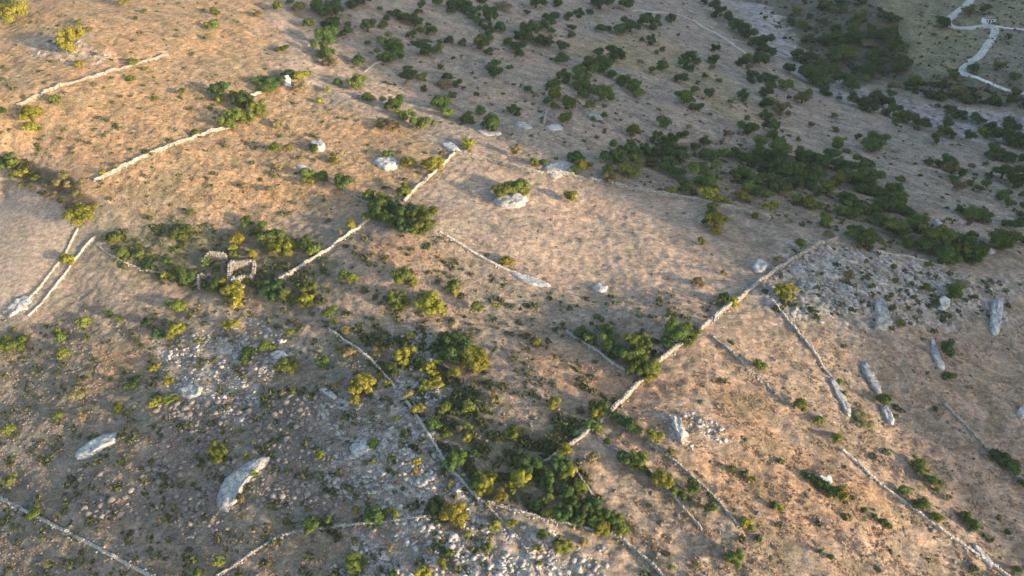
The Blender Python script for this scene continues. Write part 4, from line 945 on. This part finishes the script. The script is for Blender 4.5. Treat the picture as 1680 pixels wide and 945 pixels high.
KNAME = {'d': 'dark_green_bush', 'm': 'green_bush', 'o': 'olive_green_bush', 'y': 'yellow_green_bush', 'p': 'dry_bush'}
TNAME = {'d': 'dark_evergreen_tree', 'm': 'green_tree', 'o': 'olive_green_tree', 'y': 'yellow_green_tree', 'p': 'dry_tree'}
keyed = {}
for i, (px, py, w, t) in enumerate(BUSH):
    j = min(range(len(MARKS)), key=lambda q: (MARKS[q][1] - px) ** 2 + (MARKS[q][2] - py) ** 2)
    dx, dy = px - MARKS[j][1], py - MARKS[j][2]
    rel = ('right of' if dx > 0 else 'left of') if abs(dx) > abs(dy) else ('below' if dy > 0 else 'above')
    size = 'large' if w > 27 else 'tiny' if w < 12 else 'small' if w < 18 else 'medium-sized'
    form = ' low spreading' if t[-1] == 'f' else ' tall' if t[-1] == 't' else ''
    kind = 'tree' if w >= 24 else 'bush'
    keyed.setdefault((size + form, LOOK[t[0]], kind, rel, j), []).append((dx * dx + dy * dy, i))
LABEL = {}
for (size, look, kind, rel, j), L_ in keyed.items():
    for n, (_, i) in enumerate(sorted(L_)):
        LABEL[i] = (ORD[n] + f'{size} {look} {kind} {rel} {MARKS[j][0]}') if n or len(L_) == 1 else f'closest {size} {look} {kind} {rel} {MARKS[j][0]}'
rb = random.Random(5)
for i, (px, py, w, t) in enumerate(BUSH):
    R = w * bt[i] / FPX / 2 * (1.38 if py > 430 else 1.36) * (1.12 if abs(py - np.interp(px, [1150, 1320, 1500, 1690], [-5, 118, 190, 245])) < 24 and px > 1180 else 1)
    c0 = t[0]
    if w >= 24:
        root = bpy.data.objects.new(TNAME[c0], None); COL.objects.link(root)
        cr = link('crown', CROWNS[c0 + 'B'][rb.randrange(4)], None, root)
        link('trunk', TRUNKS[rb.randrange(4)], None, root)
    else:
        root = bpy.data.objects.new(KNAME[c0], CROWNS[c0][rb.randrange(5)]); COL.objects.link(root)
    root.location = (bx[i], by[i], bz[i] - 0.05 * R)
    root.rotation_euler = (rb.uniform(-.08, .08), rb.uniform(-.08, .08), rb.uniform(0, 6.28))
    root.scale = (R * rb.uniform(.82, 1.18), R * rb.uniform(.82, 1.12), R * hr[i] * rb.uniform(.80, 1.12))
    tag(root, LABEL[i], 'tree' if w >= 24 else 'bush', LOOK[c0] + ' bushes and trees on the hillside')

# ------------------------------------------------------------------ low growth nobody could count
def tufts(name, polys, mat, smin, smax, seed, per=9, keep_bias=0.0, sc=7.0):
    r = np.random.default_rng(seed)
    Q = np.vstack([in_poly(pp, n, r) for pp, n in polys])
    X, Y, Z, T = place(Q[:, 0], Q[:, 1])
    dens = fbm((X * SD[0] + Y * SD[1]) / sc, (-X * SD[1] + Y * SD[0]) / (sc * .5), 3, 401 + seed)
    k = (dens > r.uniform(-0.22, 0.30, len(X)) + keep_bias) & (calm(X, Y) > r.uniform(0.3, 1.0, len(X))); X, Y = X[k], Y[k]
    n = len(X); s = smin + (smax - smin) * r.random(n) ** 2.2
    C = np.column_stack([X, Y, ground(X, Y)])
    d = r.normal(size=(n, per, 3)); d[..., 2] = np.abs(d[..., 2]); d /= np.linalg.norm(d, axis=2)[..., None]
    P = C[:, None, :] + d * s[:, None, None] * np.array([1, 1, 0.7]) * r.uniform(0.5, 1.0, (n, per, 1))
    nn = d + r.normal(0, .5, d.shape); nn /= np.linalg.norm(nn, axis=2)[..., None]
    tt = np.cross(nn, r.normal(size=d.shape)); tt /= np.linalg.norm(tt, axis=2)[..., None]
    b_ = np.cross(nn, tt); ls = (s[:, None] * r.uniform(0.35, 0.7, (n, per)))[..., None]
    V = np.stack([P - tt * ls, P + tt * ls * .8 - b_ * ls * .5, P + b_ * ls * .9], 2).reshape(-1, 3)
    o = link(name, mesh_from(name, V, np.arange(len(V)), np.full(len(V) // 3, 3)), mat)
    return tag(o, kind='stuff')
GRASSM = leaf_mat('dry_grass', (0.30, 0.225, 0.13), (0.44, 0.335, 0.20))
SCRUBM = leaf_mat('grey_green_scrub', (0.060, 0.075, 0.030), (0.135, 0.145, 0.060))
UL = [(0,0),(430,0),(470,140),(735,243),(620,350),(480,380),(300,380),(160,340),(60,260),(0,240)]
FS = [(430,0),(1150,0),(1500,200),(1690,290),(1690,420),(1370,390),(1200,340),(900,280),(730,240)]
LL = [(-20,540),(440,480),(700,560),(960,690),(830,780),(800,960),(-20,960)]
RS = [(1000,700),(1180,560),(1690,500),(1690,960),(1050,960)]
MID = [(560,380),(740,390),(900,470),(1200,480),(1000,690),(800,640),(560,540)]
o = tufts('dry_grass', [(UL, 16000), (FS, 11000), (LL, 14000), (RS, 15000), (MID, 8000), (ZONES[7][1], 2500)], GRASSM, 0.13, 0.42, 3, 6, -0.1)
tag(o, 'dry straw-coloured grass tufts over the whole hillside', 'grass')
o = tufts('low_scrub', [(UL, 1200), (FS, 2600), (LL, 4200), (MID, 2200), (ZONES[12][1], 1900), (ZONES[13][1], 2400), (ZONES[15][1], 400), (ZONES[21][1], 700), (ZONES[16][1], 1500), ([(1500,0),(1690,0),(1690,170),(1500,150)], 1500), (ZONES[18][1], 500), (RS, 250)], SCRUBM, 0.22, 1.0, 4, 16, 0.05)
tag(o, 'low grey-green scrub scattered over the ground', 'scrub')
WOODM = leaf_mat('far_wood_leaves', (0.050, 0.066, 0.040), (0.100, 0.112, 0.058))
o = tufts('far_wood', [(ZONES[30][1], 1000), ([(1480,135),(1570,138),(1690,165),(1690,180),(1560,168),(1480,152)], 700)], WOODM, 0.4, 1.5, 9, 22, 0.05, 14.0)
tag(o, 'dark mass of brush on the opposite valley side', 'brush')

# ------------------------------------------------------------------ evening haze
v, f = box(-1750, 1750, -760, 2680, -75, 235)
hz = link('haze', py_mesh('haze', v, f))
hm = bpy.data.materials.new('evening_haze'); hm.use_nodes = True
hm.node_tree.nodes.clear()
ho = hm.node_tree.nodes.new('ShaderNodeOutputMaterial'); hv = hm.node_tree.nodes.new('ShaderNodeVolumePrincipled')
hv.inputs['Color'].default_value = (0.80, 0.86, 0.92, 1); hv.inputs['Density'].default_value = 0.00008
hm.node_tree.links.new(hv.outputs[0], ho.inputs['Volume'])
hz.data.materials.append(hm)
tag(hz, kind='stuff')
